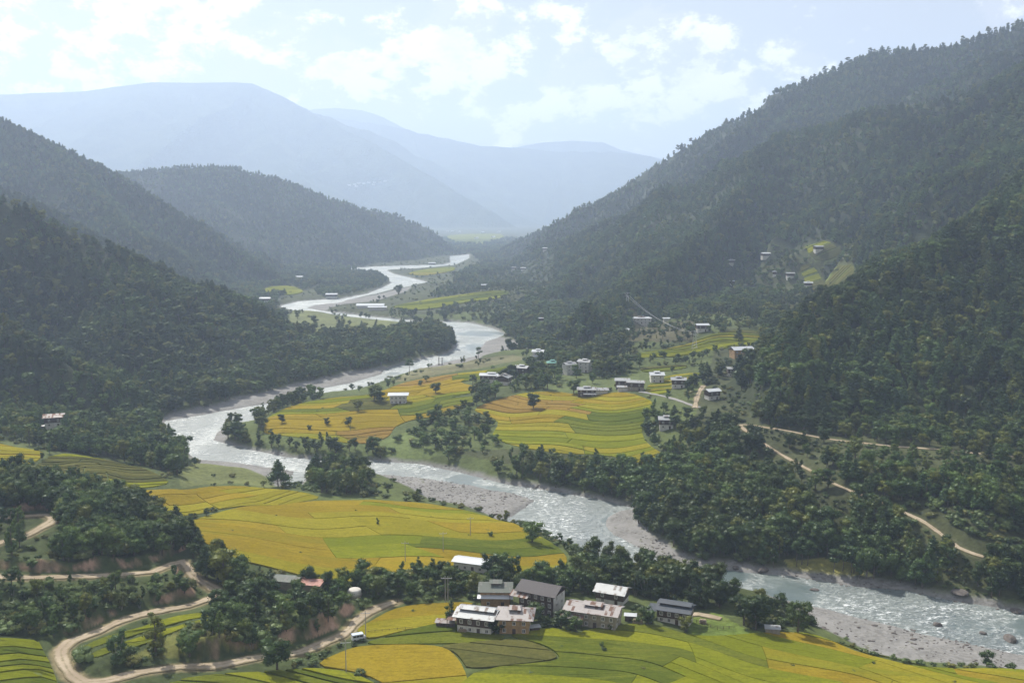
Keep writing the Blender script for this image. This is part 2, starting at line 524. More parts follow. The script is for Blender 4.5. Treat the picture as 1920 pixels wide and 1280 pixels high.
RIVER = [onplane(*p) for p in RIVER_PX]
BARS = [[onplane(*p, 0.8) for p in b] for b in BARS_PX]
# valley-floor terrace heights at picture landmarks (px, py, metres above the river)
TP = [(-100, 838, 46), (0, 840, 42), (150, 862, 29), (280, 900, 19), (60, 965, 36), (0, 1070, 30), (150, 1078, 27), (300, 1062, 23), (415, 1117, 16), (110, 1215, 22), (0, 1250, 25), (300, 1180, 19), (350, 1250, 17), (500, 1210, 14), (640, 1190, 11), (700, 1000, 9), (400, 950, 12), (1000, 1250, 13), (1250, 1280, 15), (1500, 1250, 12), (1750, 1262, 9), (1950, 1275, 9), (930, 1130, 12), (1200, 1170, 11), (1100, 1080, 8), (1300, 1120, 7),
      (520, 925, 8), (420, 890, 3), (630, 905, 3), (800, 930, 4),
      (520, 790, 8), (600, 780, 10), (900, 700, 13), (700, 840, 6), (800, 740, 11), (1050, 760, 17), (1200, 820, 16), (1000, 830, 11), (1230, 720, 25), (1100, 720, 21), (1000, 690, 17), (880, 810, 8), (1250, 670, 30), (1400, 650, 38), (1200, 610, 42), (1350, 600, 50), (1550, 540, 62), (1450, 560, 56), (1050, 670, 14), (900, 674, 4),
      (650, 610, 3), (560, 600, 4), (830, 590, 3), (900, 585, 10), (980, 600, 12), (1030, 640, 12), (700, 570, 1.5), (860, 550, 7), (940, 540, 22), (800, 500, 1.5), (600, 545, 2), (520, 548, 4), (870, 455, 7), (900, 445, 8), (780, 520, 1.5), (900, 520, 9),
      (850, 640, 6), (650, 690, 6), (420, 755, 6), (330, 770, 8),
      (1300, 930, 11), (1100, 880, 8), (1250, 990, 4), (1400, 1040, 5), (1500, 1050, 5), (1600, 1060, 5), (1700, 1050, 10), (1900, 1020, 20), (1800, 860, 44), (1600, 830, 38), (1400, 800, 30), (1500, 900, 22), (1300, 860, 19), (1700, 960, 24), (1900, 1100, 6), (2050, 900, 60), (2100, 1050, 25), (1320, 760, 27), (1340, 710, 30)]
tc_ = []
for px, py, T_ in TP:
    x, y = onplane(px, py, T_)
    tc_.append((x / y * 6.0, math.log(y) * 4.0, T_))
tc_ = np.array(tc_)


def shepard(X, Y):
    a = X / Y * 6.0; b = np.log(Y) * 4.0
    num = np.zeros(X.shape); den = np.zeros(X.shape)
    for u, v, T_ in tc_:
        d2 = (a - u) ** 2 + (b - v) ** 2
        w = 1.0 / (d2 + 0.010) ** 1.7
        num += w * T_; den += w
    return num / den


near = GY[:, 0] < 4200
k = int(near.sum())
d_riv = np.full(GX.shape, 400.0); d_all = np.full(GX.shape, 400.0)
Xn, Yn = GX[:k], GY[:k]
dr, _, _ = seg_dist(Xn, Yn, RIVER, True)
inr = inside(Xn, Yn, RIVER)
d_riv[:k] = np.where(inr, -dr, dr)
da = np.maximum(d_riv[:k], 0)
inbar = np.zeros(Xn.shape, bool)
for b in BARS:
    db, _, _ = seg_dist(Xn, Yn, b, True)
    ib = inside(Xn, Yn, b)
    inbar |= ib
    da = np.minimum(da, np.where(ib, 0, db))
d_all[:k] = da
T0 = shepard(GX, GY)
bank = 0.42 + 0.10 * fbm(GX, GY, 40)
z = np.where(d_riv > 0, np.minimum(1.6, 0.05 * d_riv + 0.25 * np.minimum(d_riv, 2.0)), np.maximum(-2.2, 0.35 * d_riv))
rise = np.minimum(T0, bank * d_all)
rise = T0 * (1 - np.exp(-bank * d_all / np.maximum(T0, 1.0)))
z = z + rise * (d_all > 0)

# ridges: (px, py, depth) along the crest; slope = fall per metre; forest height is taken off the crest
RIDGES = [
    ('hill_right_near', 0.45, 9, [(2200, 190, 860), (2050, 290, 830), (1920, 368, 800), (1820, 410, 770), (1740, 458, 740), (1650, 512, 700), (1560, 558, 690), (1490, 592, 680), (1420, 642, 690), (1385, 685, 710)]),
    ('hill_right_middle', 0.62, 9, [(2300, -60, 1350), (2100, 25, 1400), (1920, 118, 1500), (1850, 150, 1540), (1800, 163, 1560), (1700, 190, 1620), (1640, 200, 1660), (1560, 228, 1700), (1460, 247, 1760), (1410, 290, 1800), (1340, 333, 1850), (1290, 352, 1900), (1200, 385, 2000), (1100, 432, 2200), (1000, 468, 2400), (930, 500, 2550)]),
    ('hill_right_middle', 0.55, 9, [(1460, 247, 1760), (1400, 340, 1560), (1300, 450, 1350), (1200, 530, 1180), (1130, 585, 1020)]),
    ('hill_right_middle', 0.60, 9, [(1700, 190, 1620), (1640, 330, 1430), (1560, 430, 1290)]),
    ('hill_right_middle', 0.60, 9, [(1200, 385, 2000), (1130, 470, 1700), (1040, 545, 1450)]),
    ('wooded_knoll', 1.15, 10, [(1080, 578, 985), (1104, 561, 960), (1132, 568, 955)]),
    ('hill_right_far', 0.62, 8, [(2500, -260, 2000), (2250, -130, 2000), (2050, -28, 2040), (1920, 38, 2100), (1860, 55, 2150), (1800, 80, 2200), (1740, 92, 2250), (1700, 92, 2280), (1640, 98, 2330), (1560, 128, 2400), (1500, 165, 2450), (1400, 213, 2550), (1300, 262, 2650), (1250, 290, 2720), (1200, 338, 2850), (1150, 360, 2900), (1100, 390, 3000), (1050, 412, 3080), (1000, 434, 3150), (930, 470, 3250), (882, 492, 3300)]),
    ('hill_right_far', 0.6, 8, [(1560, 128, 2400), (1500, 250, 2150), (1420, 330, 2000)]),
    ('hill_left_near', 0.50, 9, [(-300, 430, 760), (-150, 500, 740), (0, 583, 700), (60, 618, 690), (110, 650, 690), (170, 685, 680), (230, 748, 665), (290, 780, 650), (335, 835, 632)]),
    ('hill_left_middle', 0.50, 9, [(-350, 180, 950), (-150, 272, 950), (0, 355, 950), (50, 378, 955), (100, 402, 960), (200, 447, 980), (300, 496, 1050), (400, 553, 1130), (470, 598, 1200), (560, 632, 1180), (640, 652, 1150), (760, 645, 1160), (830, 640, 1150)]),
    ('hill_left_middle', 0.5, 9, [(200, 447, 980), (240, 570, 860), (290, 700, 760)]),
    ('hill_left_middle', 0.5, 9, [(400, 553, 1130), (440, 640, 980)]),
    ('hill_left_back', 0.5, 9, [(-100, 300, 1500), (0, 350, 1500), (60, 372, 1500), (110, 395, 1480), (190, 445, 1450)]),
    ('hill_left_far', 0.55, 9, [(-300, 90, 2000), (-100, 175, 2000), (0, 219, 2000), (100, 265, 2000), (200, 310, 2000), (240, 330, 2000), (300, 374, 2000), (400, 430, 2000), (480, 484, 2000), (560, 544, 1950)]),
    ('hill_left_far', 0.55, 9, [(100, 265, 2000), (200, 400, 1750), (300, 480, 1600)]),
    ('hill_valley_left', 0.55, 9, [(60, 360, 2900), (180, 325, 2950), (255, 320, 3000), (330, 310, 3000), (385, 307, 3020), (440, 311, 3050), (500, 323, 3080), (560, 343, 3100), (620, 372, 3150), (700, 392, 3350), (745, 398, 3450), (780, 415, 3500), (820, 446, 3600), (850, 470, 3700)]),
    ('hill_valley_left', 0.55, 9, [(500, 323, 3080), (600, 430, 2800), (640, 480, 2650)]),
    ('hill_valley_left', 0.55, 9, [(330, 310, 3000), (420, 400, 2700)]),
    ('mountain_left', 0.42, 0, [(-500, 190, 9900), (-200, 185, 9900), (0, 176, 9900), (80, 173, 9900), (150, 170, 9900), (210, 162, 9900), (280, 153, 9900), (380, 154, 9900), (440, 153, 9900), (470, 155, 9900), (500, 167, 9900), (560, 200, 9735), (620, 232, 9570), (700, 268, 9240), (760, 302, 9075), (830, 347, 8745), (900, 385, 8415), (960, 422, 8167)]),
    ('mountain_left', 0.40, 0, [(470, 155, 9900), (520, 300, 8580), (640, 380, 7590)]),
    ('mountain_centre', 0.40, 0, [(480, 200, 12540), (560, 208, 12375), (640, 222, 12375), (720, 234, 12210), (760, 242, 12210), (860, 264, 12045), (900, 271, 12045), (980, 277, 12045), (1060, 283, 12045), (1150, 284, 11880), (1220, 292, 11880), (1320, 330, 11715), (1500, 360, 11550)]),
    ('mountain_centre', 0.38, 0, [(860, 264, 12045), (880, 350, 10560), (960, 400, 9570)]),
    ('mountain_back', 0.42, 0, [(520, 216, 13695), (590, 204, 13695), (630, 202, 13695), (680, 206, 13695), (720, 220, 13695), (760, 240, 13695), (860, 285, 13695), (960, 277, 13695), (1020, 266, 13695), (1080, 263, 13695), (1130, 266, 13695), (1170, 282, 13695), (1300, 310, 13695)]),
]
ids = np.zeros(GX.shape, int)
hill_names = []
zb = z.copy()
for nm, slope, th, pts in RIDGES:
    if nm not in hill_names: hill_names.append(nm)
    hid = hill_names.index(nm) + 1
    pw = [P(px, py, D, -th) for px, py, D in pts]
    d, _, (zc,) = seg_dist(GX, GY, pw, False, [[p[2] for p in pw]])
    w = np.maximum(zc / slope, 1)
    t = d / w
    s = 90 + zc * 0.35
    wob = fbm(GX + 31 * hid, GY, s * 1.3, 2) + 0.12 * fbm(GX, GY + 77, s * .3, 2)
    rid = 1 - np.abs(fbm(GX * 1.0 + 91, GY * 0.9 + 50 * hid, s * 1.25, 2)) * 2
    amp = np.clip(4 * t * (1 - t), 0, 1) ** 0.8
    h = zc * (1 - t) + amp * zc * (0.22 * wob + 0.20 * (rid - 0.6)) * (0.35 if nm.startswith('mountain') else 1)
    h = np.where(t < 1.05, h, -50)
    ids = np.where((h > z) & (h > zb * 0.4 + 1.0), hid, ids)
    kk = 6.0
    df = np.clip(0.5 + 0.5 * (h - z) / kk, 0, 1)
    z = np.where(h > -40, z * (1 - df) + h * df + kk * df * (1 - df) * 0.5, z)
    bankd = (d_all < 12)
# keep hills off the river and bars
lim = np.where(d_riv > 0, np.minimum(1.6, 0.05 * d_riv + 0.25 * np.minimum(d_riv, 2.0)), np.maximum(-2.2, 0.35 * d_riv)) + 0.95 * d_all
msk = GY < 4200
z = np.where(msk, np.minimum(z, lim), z)
ids = np.where(msk & (d_all < 2), 0, ids)
GZ = z


def cell(x, y):
    x = np.asarray(x, float); y = np.asarray(y, float)
    r = np.interp(y, DR, np.arange(NR)); c = (x / y - UC[0]) / (UC[1] - UC[0])
    r = np.clip(r, 0, NR - 1.001); c = np.clip(c, 0, NC - 1.001)
    return r, c


def sample(A, x, y):
    r, c = cell(x, y)
    ri = r.astype(int); ci = c.astype(int); fr = r - ri; fc = c - ci
    return (A[ri, ci] * (1 - fr) + A[ri + 1, ci] * fr) * (1 - fc) + (A[ri, ci + 1] * (1 - fr) + A[ri + 1, ci + 1] * fr) * fc


def zt(x, y): return sample(GZ, x, y)


def G(px, py):
    """first point of the terrain that this pixel of the photograph shows"""
    x, y, zz = ray(px, py)
    u = x / y; e = zz / y
    c = (u - UC[0]) / (UC[1] - UC[0]); ci = int(min(max(c, 0), NC - 2)); fc = min(max(c - ci, 0), 1)
    colz = GZ[:, ci] * (1 - fc) + GZ[:, ci + 1] * fc
    el = (colz - CAMZ) / DR - e
    idx = np.argmax(el >= 0)
    if el[idx] < 0: idx = NR - 1
    if idx > 0:
        a, b = el[idx - 1], el[idx]
        f = -a / (b - a + 1e-12); f = min(max(f, 0), 1)
        D = DR[idx - 1] + (DR[idx] - DR[idx - 1]) * f
    else: D = DR[0]
    return (u * D, D, float(zt(np.array(u * D), np.array(D))))


def GP(poly): return [G(*p)[:2] for p in poly]


# cut banks beside the tracks (picture line at the foot of the cut, height, fade behind)
for pts, hh, fade in [([(-60, 1070), (60, 1072), (150, 1072), (230, 1070), (285, 1062), (310, 1046)], 3.8, 14),
                      ([(-60, 960), (20, 962), (70, 958)], 3.5, 12),
                      ([(430, 1225), (480, 1222), (530, 1212), (580, 1200), (620, 1185)], 5.0, 20),
                      ([(180, 1172), (260, 1148), (340, 1125)], 2.5, 14)]:
    w = [G(*p) for p in pts]
    d, side, _ = seg_dist(GX[:500], GY[:500], w)
    up = side > 0
    t = np.clip(d / 4.0, 0, 1); t = t * t * (3 - 2 * t)
    GZ[:500] += np.where(up, hh * t * np.exp(-(d / fade) ** 2) * (0.8 + 0.9 * fbm(GX[:500], GY[:500], 8, 3)), 0)

# ------------------------------------------------------------------ roads
ROADS = [
    ('dirt_road', 4.2, M_ROAD, [(-60, 1081), (60, 1080), (150, 1079), (240, 1079), (288, 1073), (306, 1063), (325, 1053), (342, 1050), (352, 1060), (362, 1078), (383, 1096), (405, 1108), (414, 1116), (390, 1126), (350, 1133), (300, 1144), (240, 1160), (180, 1181), (130, 1203), (115, 1218), (118, 1238), (134, 1260), (155, 1273), (195, 1273), (260, 1262), (340, 1250), (400, 1244), (470, 1237), (560, 1219), (610, 1206), (640, 1193), (656, 1180), (668, 1164), (700, 1142), (740, 1127)]),
    ('dirt_road', 4.2, M_ROAD, [(-60, 1042), (0, 1019), (40, 1004), (80, 988), (100, 974), (88, 967), (50, 966), (0, 970), (-60, 976)]),
    ('dirt_road', 2.9, M_ROAD, [(1845, 1046), (1828, 1040), (1795, 1025), (1765, 1000), (1720, 972), (1660, 946), (1600, 920), (1560, 903), (1490, 866), (1430, 830), (1410, 814), (1390, 797), (1450, 802), (1520, 817), (1650, 832), (1760, 842), (1840, 850), (1960, 862)]),
    ('dirt_road', 3.5, M_ROAD, [(1319, 722), (1308, 742), (1303, 765)]),
    ('village_road', 3.5, M_TAR, [(1200, 734), (1230, 739), (1262, 747), (1290, 756), (1312, 764)]),
    ('dirt_road', 3.0, M_ROAD, [(1352, 1160), (1310, 1152), (1280, 1150)]),
]


def smooth_line(pts, step):
    out = []
    n = len(pts)
    for i in range(n - 1):
        p0 = pts[max(i - 1, 0)]; p1 = pts[i]; p2 = pts[i + 1]; p3 = pts[min(i + 2, n - 1)]
        L = math.hypot(p2[0] - p1[0], p2[1] - p1[1]); m = max(1, int(L / step))
        for j in range(m):
            t = j / m
            out.append(tuple(0.5 * ((2 * p1[q]) + (-p0[q] + p2[q]) * t + (2 * p0[q] - 5 * p1[q] + 4 * p2[q] - p3[q]) * t * t + (-p0[q] + 3 * p1[q] - 3 * p2[q] + p3[q]) * t ** 3) for q in range(2)))
    out.append(tuple(pts[-1][:2]))
    return out


road_lines = []
d_road = np.full(GX.shape, 99.0)
for nm, wd, mt, pts in ROADS:
    w = smooth_line([G(*p) for p in pts], 3.0)
    a = np.array(w)
    zz = zt(a[:, 0], a[:, 1])
    ker = np.ones(9) / 9
    zs = np.convolve(np.pad(zz, 4, 'edge'), ker, 'valid')
    road_lines.append((nm, wd, mt, a, zs))
    kr = int(np.searchsorted(DR, a[:, 1].max() + 40)); k0 = max(0, int(np.searchsorted(DR, a[:, 1].min() - 40)) - 1)
    d, _, (zr,) = seg_dist(GX[k0:kr], GY[k0:kr], w, False, [list(zs)])
    t = np.clip((d - wd * 0.75) / 5.0, 0, 1); t = t * t * (3 - 2 * t)
    GZ[k0:kr] = GZ[k0:kr] * t + (zr - 0.25) * (1 - t)
    d_road[k0:kr] = np.minimum(d_road[k0:kr], d)

# ------------------------------------------------------------------ rice fields (picture outlines -> ground outlines)
# (outline, plot width, plot length, direction in degrees, warp, bund, palette)
FIELDS = [
    ('F1a', [(592, 1246), (650, 1218), (700, 1210), (820, 1211), (850, 1226), (872, 1258), (888, 1340), (770, 1340), (718, 1278), (650, 1256)], 26, 80, 8, 3, .25, 'gold:8 yellow:4'),
    ('F1b', [(690, 1203), (740, 1190), (790, 1176), (850, 1166), (905, 1180), (950, 1194), (920, 1203), (850, 1206), (790, 1207), (700, 1208)], 9, 90, 6, 2, .4, 'green:8 yg:2'),
    ('F1c', [(822, 1211), (960, 1198), (1010, 1209), (1042, 1226), (1038, 1237), (960, 1247), (880, 1254), (868, 1240), (852, 1222)], 8, 40, -12, 3, .5, 'olive:9'),
    ('F1d', [(950, 1192), (1040, 1176), (1085, 1188), (1100, 1180), (1180, 1170), (1230, 1172), (1290, 1190), (1340, 1193), (1420, 1187), (1500, 1186), (1545, 1196), (1600, 1220), (1700, 1247), (1800, 1255), (1990, 1262), (1990, 1345), (893, 1345), (884, 1258), (1040, 1241), (1047, 1226), (1015, 1207)], 8, 46, -26, 16, .25, 'green:3 yg:8 yellow:3.5 gold:1'),
    ('F1e', [(320, 1276), (420, 1264), (520, 1257), (600, 1254), (650, 1260), (700, 1280), (745, 1340), (230, 1345)], 5, 30, -16, 3, .9, 'green:5 yg:3'),
    ('F2', [(690, 1168), (740, 1141), (800, 1132), (880, 1129), (895, 1138), (850, 1148), (845, 1170), (790, 1176), (740, 1187), (690, 1198), (668, 1182)], 14, 60, 10, 3, .4, 'gold:7 yellow:3'),
    ('F3', [(330, 982), (400, 963), (520, 946), (620, 938), (780, 941), (850, 953), (930, 974), (985, 993), (1035, 1018), (1064, 1045), (1055, 1068), (1010, 1088), (960, 1068), (850, 1060), (760, 1072), (700, 1090), (600, 1088), (500, 1062), (440, 1048), (400, 1026), (350, 1002)], 14, 50, 12, 22, .2, 'yg:.6 yellow:6 gold:8'),
    ('F4', [(60, 893), (130, 902), (230, 917), (340, 920), (430, 910), (520, 917), (605, 932), (560, 942), (480, 948), (400, 957), (340, 967), (310, 967), (260, 947), (200, 933), (120, 917), (60, 905)], 9, 26, 60, 4, .6, 'yellow:7 gold:3'),
    ('F5', [(-120, 812), (0, 832), (50, 841), (85, 850), (62, 868), (0, 884), (-120, 900)], 7, 34, 25, 4, 1.0, 'yellow:8 gold:2'),
    ('F6', [(92, 853), (170, 856), (240, 871), (300, 892), (318, 908), (230, 913), (150, 899), (60, 886), (50, 879)], 6, 26, 32, 5, 1.5, 'olive:8 yg:1'),
    ('F7', [(-90, 1195), (0, 1197), (66, 1198), (85, 1228), (104, 1268), (112, 1345), (-90, 1345)], 5.0, 30, 22, 3, 0.8, 'green:6 yg:4'),
    ('F8', [(140, 1222), (200, 1193), (300, 1163), (396, 1149), (400, 1156), (330, 1169), (260, 1187), (165, 1219)], 12, 60, 30, 1, .4, 'green:1 yg:2'),
    ('F8', [(160, 1232), (250, 1198), (330, 1176), (400, 1162), (394, 1170), (310, 1192), (225, 1218), (180, 1234)], 12, 60, 30, 1, .4, 'green:1 yg:2'),
    ('F9', [(495, 806), (505, 780), (560, 757), (640, 744), (700, 740), (760, 716), (820, 706), (900, 696), (975, 682), (996, 688), (960, 700), (930, 705), (900, 712), (858, 716), (905, 728), (880, 738), (840, 746), (900, 742), (905, 748), (860, 762), (830, 780), (780, 785), (740, 800), (730, 818), (690, 832), (620, 827), (560, 820), (500, 813)], 11, 40, 14, 22, .85, 'green:.7 yg:3 yellow:6 gold:5 orange:1'),
    ('F10', [(890, 765), (960, 741), (1030, 733), (1100, 741), (1160, 735), (1208, 745), (1232, 765), (1202, 800), (1212, 830), (1240, 850), (1280, 880), (1200, 868), (1120, 850), (1040, 850), (960, 835), (920, 818), (938, 790), (900, 775)], 9.0, 42, -16, 22, .8, 'green:1.2 yg:4 yellow:6 gold:3'),
    ('F12', [(1205, 735), (1240, 706), (1310, 698), (1312, 707), (1270, 720), (1250, 738)], 9, 40, 10, 4, 1.5, 'green:3 yg:2 yellow:4'),
    ('F13', [(1180, 668), (1240, 655), (1300, 640), (1335, 627), (1418, 619), (1425, 638), (1395, 652), (1300, 662), (1215, 672)], 9, 90, 6, 6, 2.2, 'olive:2 green:4 yg:5 yellow:2'),
    ('F14', [(1497, 505), (1530, 497), (1600, 495), (1602, 522), (1580, 540), (1522, 552), (1512, 528)], 9, 110, 4, 6, 2.6, 'olive:9 yg:1'),
    ('F15', [(730, 575), (800, 562), (870, 553), (955, 546), (940, 560), (860, 569), (780, 583)], 28, 130, 14, 10, 3, 'yg:6 green:4'),
    ('F16', [(836, 441), (930, 437), (948, 446), (900, 460), (848, 456)], 120, 300, 10, 20, 5, 'yg:8 green:4'),
    ('F17', [(497, 540), (540, 536), (570, 545), (555, 553), (497, 553)], 40, 160, 5, 10, 4, 'yg:6'),
    ('F18', [(762, 514), (800, 505), (850, 500), (852, 508), (800, 517)], 45, 200, 5, 10, 4, 'yg:6 yellow:2'),
    ('F19', [(1200, 690), (1250, 686), (1290, 684), (1280, 692), (1210, 698)], 9, 60, 5, 4, 2, 'green:4 olive:2'),
    ('F20', [(1500, 462), (1560, 458), (1580, 470), (1560, 486), (1515, 484)], 9, 90, 4, 4, 3, 'olive:4 yg:2'),
]


def clip(poly, a, b, c):
    """keep a*u+b*v+c >= 0"""
    out = []
    n = len(poly)
    for i in range(n):
        p, q = poly[i], poly[(i + 1) % n]
        dp = a * p[0] + b * p[1] + c; dq = a * q[0] + b * q[1] + c
        if dp >= 0: out.append(p)
        if (dp >= 0) != (dq >= 0):
            t = dp / (dp - dq)
            out.append((p[0] + (q[0] - p[0]) * t, p[1] + (q[1] - p[1]) * t))
    return out


def area(p):
    return abs(sum(p[i][0] * p[(i + 1) % len(p)][1] - p[(i + 1) % len(p)][0] * p[i][1] for i in range(len(p)))) / 2


def split(poly, wv, wl, gap, out, rr, depth=0):
    if len(poly) < 3 or area(poly) < wv * wv * 0.25: return
    us = [p[0] for p in poly]; vs = [p[1] for p in poly]
    du, dv = max(us) - min(us), max(vs) - min(vs)
    if depth > 14: out.append(poly); return
    if dv / wv > du / wl and dv > wv * 1.45:
        m = min(vs) + dv * rr.uniform(0.36, 0.64); sl = rr.uniform(-0.07, 0.07); um = (min(us) + max(us)) / 2
        g = gap * rr.uniform(0.6, 1.5)
        split(clip(poly, -sl, 1, -(m - sl * um) - g / 2), wv, wl, gap, out, rr, depth + 1)
        split(clip(poly, sl, -1, (m - sl * um) - g / 2), wv, wl, gap, out, rr, depth + 1)
    elif du > wl * 1.45:
        m = min(us) + du * rr.uniform(0.36, 0.64); sl = rr.uniform(-0.5, 0.5); vm = (min(vs) + max(vs)) / 2
        g = gap * 0.6
        split(clip(poly, 1, -sl, -(m - sl * vm) - g / 2), wv, wl, gap, out, rr, depth + 1)
        split(clip(poly, -1, sl, (m - sl * vm) - g / 2), wv, wl, gap, out, rr, depth + 1)
    else: out.append(poly)


def closed_smooth(pw):
    o = []
    n = len(pw)
    for i in range(n):
        p0, p1, p2, p3 = pw[i - 1], pw[i], pw[(i + 1) % n], pw[(i + 2) % n]
        for t in (0, 1 / 3, 2 / 3):
            cr = [0.5 * ((2 * p1[q]) + (-p0[q] + p2[q]) * t + (2 * p0[q] - 5 * p1[q] + 4 * p2[q] - p3[q]) * t * t + (-p0[q] + 3 * p1[q] - 3 * p2[q] + p3[q]) * t ** 3) for q in (0, 1)]
            ln = [p1[q] * (1 - t) + p2[q] * t for q in (0, 1)]
            o.append(tuple(.6 * cr[q] + .4 * ln[q] for q in (0, 1)))
    # round the corners off once more
    return [tuple((o[i - 1][q] + 2 * o[i][q] + o[(i + 1) % len(o)][q]) / 4 for q in (0, 1)) for i in range(len(o))]


field_mask = np.zeros(GX.shape, bool)
FW = []
for f in FIELDS:
    pw = GP(f[1])
    pw = closed_smooth(pw)
    FW.append(pw)
    y0 = min(p[1] for p in pw) - 3; y1 = max(p[1] for p in pw) + 3
    a, b = max(0, np.searchsorted(DR, y0) - 1), np.searchsorted(DR, y1) + 1
    field_mask[a:b] |= inside(GX[a:b], GY[a:b], pw)
n_plots = 0
PATCH = [('yg', [(620, 950), (700, 942), (835, 955), (820, 970), (700, 968), (640, 960)]), ('yg', [(640, 1000), (700, 1003), (765, 1050), (700, 1047)]), ('green', [(905, 1015), (985, 1054), (960, 1056), (890, 1020)]),
         ('yg', [(900, 1042), (1000, 1080), (1010, 1092), (940, 1075)]), ('orange', [(885, 768), (960, 738), (1010, 745), (1130, 764), (1100, 779), (960, 772)]), ('green', [(1060, 778), (1205, 768), (1210, 802), (1130, 802)]), ('green', [(740, 758), (860, 747), (900, 742), (850, 765), (760, 779)]),
         ('gold', [(490, 806), (556, 757), (600, 748), (556, 790), (510, 808)]), ('orange', [(640, 822), (710, 802), (742, 812), (700, 834)]), ('gold', [(730, 738), (860, 714), (900, 728), (780, 746)]), ('green', [(860, 706), (1000, 678), (1000, 694), (900, 712)]), ('olive', [(652, 752), (700, 748), (705, 768), (665, 768)]),
         ('gold', [(1090, 1165), (1215, 1168), (1280, 1192), (1190, 1186)]), ('gold', [(1380, 1190), (1480, 1186), (1560, 1205), (1500, 1212)]), ('green', [(1040, 1222), (1180, 1240), (1200, 1285), (1120, 1280)])]
PATCH = [(c_, GP(p_)) for c_, p_ in PATCH]


def refine(pts, tri, lim):
    tri = [tuple(t) for t in tri]
    for _ in range(5):
        mids = {}; out_ = []; again = False

        def mid(a, b):
            k_ = (min(a, b), max(a, b))
            if k_ not in mids:
                pts.append(((pts[a][0] + pts[b][0]) / 2, (pts[a][1] + pts[b][1]) / 2)); mids[k_] = len(pts) - 1
            return mids[k_]
        L_ = lambda a, b: math.hypot(pts[a][0] - pts[b][0], pts[a][1] - pts[b][1]) > lim
        for a, b, c in tri:
            m = [L_(a, b), L_(b, c), L_(c, a)]
            n_ = sum(m)
            if n_ == 0: out_.append((a, b, c)); continue
            again = True
            while not (m[0] and (n_ != 2 or m[1])): a, b, c = b, c, a; m = m[1:] + m[:1]
            if n_ == 1: p = mid(a, b); out_ += [(a, p, c), (p, b, c)]
            elif n_ == 2: p = mid(a, b); q = mid(b, c); out_ += [(p, b, q), (a, p, q), (a, q, c)]
            else: p = mid(a, b); q = mid(b, c); r_ = mid(c, a); out_ += [(a, p, r_), (p, b, q), (r_, q, c), (p, q, r_)]
        tri = out_
        if not again: break
    return tri


for (key, pxs, wv, wl, ang, warp, gap, pal), pw in zip(FIELDS, FW):
    rr = random.Random(key + str(pxs[0]))
    cx = sum(p[0] for p in pw) / len(pw); cyy = sum(p[1] for p in pw) / len(pw)
    ca, sa = math.cos(R(ang)), math.sin(R(ang))
    ph = rr.uniform(0, 6)
    L1, L2 = wl * 1.7, wl * 0.75
    fu = lambda u: warp * 0.6 * math.sin(u / L1 * 2 + ph) + warp * 0.22 * math.sin(u / L2 * 3 + ph * 2)
    gv = lambda v: warp * 0.5 * math.sin(v / (wv * 4) + ph)
    dens = []
    n = len(pw)
    for i in range(n):
        p, q = pw[i], pw[(i + 1) % n]
        m = max(1, int(math.hypot(q[0] - p[0], q[1] - p[1]) / 8))
        for j in range(m): dens.append((p[0] + (q[0] - p[0]) * j / m, p[1] + (q[1] - p[1]) * j / m))
    uv = []
    for x, y in dens:
        x -= cx; y -= cyy
        u2, v2 = x * ca + y * sa, -x * sa + y * ca
        u = u2 - gv(v2); v = v2 - fu(u)
        uv.append((u, v))
    out = []
    split(uv, wv, wl, gap, out, rr)
    rt = empty('rice_field', (cx, cyy, float(zt(np.array(cx), np.array(cyy)))))
    tag(rt, kind='structure')
    names, wts = zip(*[(a.split(':')[0], float(a.split(':')[1])) for a in pal.split()])
    base = Vector(rt.location)
    step = 3.5 if cyy < 700 else (6 if cyy < 1500 else 25)
    todo = []
    for pl in out:
        n = len(pl); dn = []
        for i in range(n):
            p, q = pl[i], pl[(i + 1) % n]
            m = max(1, int(math.hypot(q[0] - p[0], q[1] - p[1]) / step))
            for j in range(m):
                u = p[0] + (q[0] - p[0]) * j / m; v = p[1] + (q[1] - p[1]) * j / m
                v2 = v + fu(u); u2 = u + gv(v2)
                dn.append((cx + u2 * ca - v2 * sa, cyy + u2 * sa + v2 * ca))
        if len(dn) < 4 or area(dn) < 5: continue
        nn = len(dn)
        try: tri = tessellate_polygon([[Vector((p[0] - cx, p[1] - cyy, 0)) for p in dn]])
        except Exception: continue
        pts_ = list(dn)
        tri = refine(pts_, tri, step * 3)
        a = np.array(pts_)
        hz = zt(a[:, 0], a[:, 1]) + (0.30 if cyy < 480 else 0.3 if cyy < 1500 else 1.2) + rr.uniform(-0.1, 0.16)
        V = [Vector((p[0], p[1], h)) - base for p, h in zip(pts_, hz)]
        b0_ = len(V)
        V2 = [Vector((v.x, v.y, v.z - 1.6)) for v in V[:nn]]
        F = [tuple(t) for t in tri] + [(i, (i + 1) % nn, b0_ + (i + 1) % nn, b0_ + i) for i in range(nn)]
        mx, my = a[:, 0].mean(), a[:, 1].mean()
        todo.append((float(fbm(np.array(mx), np.array(my), wl * 2.0, 2)) + rr.uniform(-0.16, 0.16), mx, my, V + V2, F))
    todo.sort(key=lambda t: t[0])
    for q_, (_, mx, my, VV, F) in enumerate(todo):
        nv = (q_ + .5) / len(todo) * sum(wts)
        kx = 0
        while nv > wts[kx] and kx < len(wts) - 1: nv -= wts[kx]; kx += 1
        kn = names[kx]
        for c_, pp in PATCH:
            if inside(np.array([mx]), np.array([my]), pp)[0]: kn = c_
        me = mesh('rice_plot', VV, F, RICE[kn])
        obj('rice_plot', me, rt)
        n_plots += 1
print('plots', n_plots)

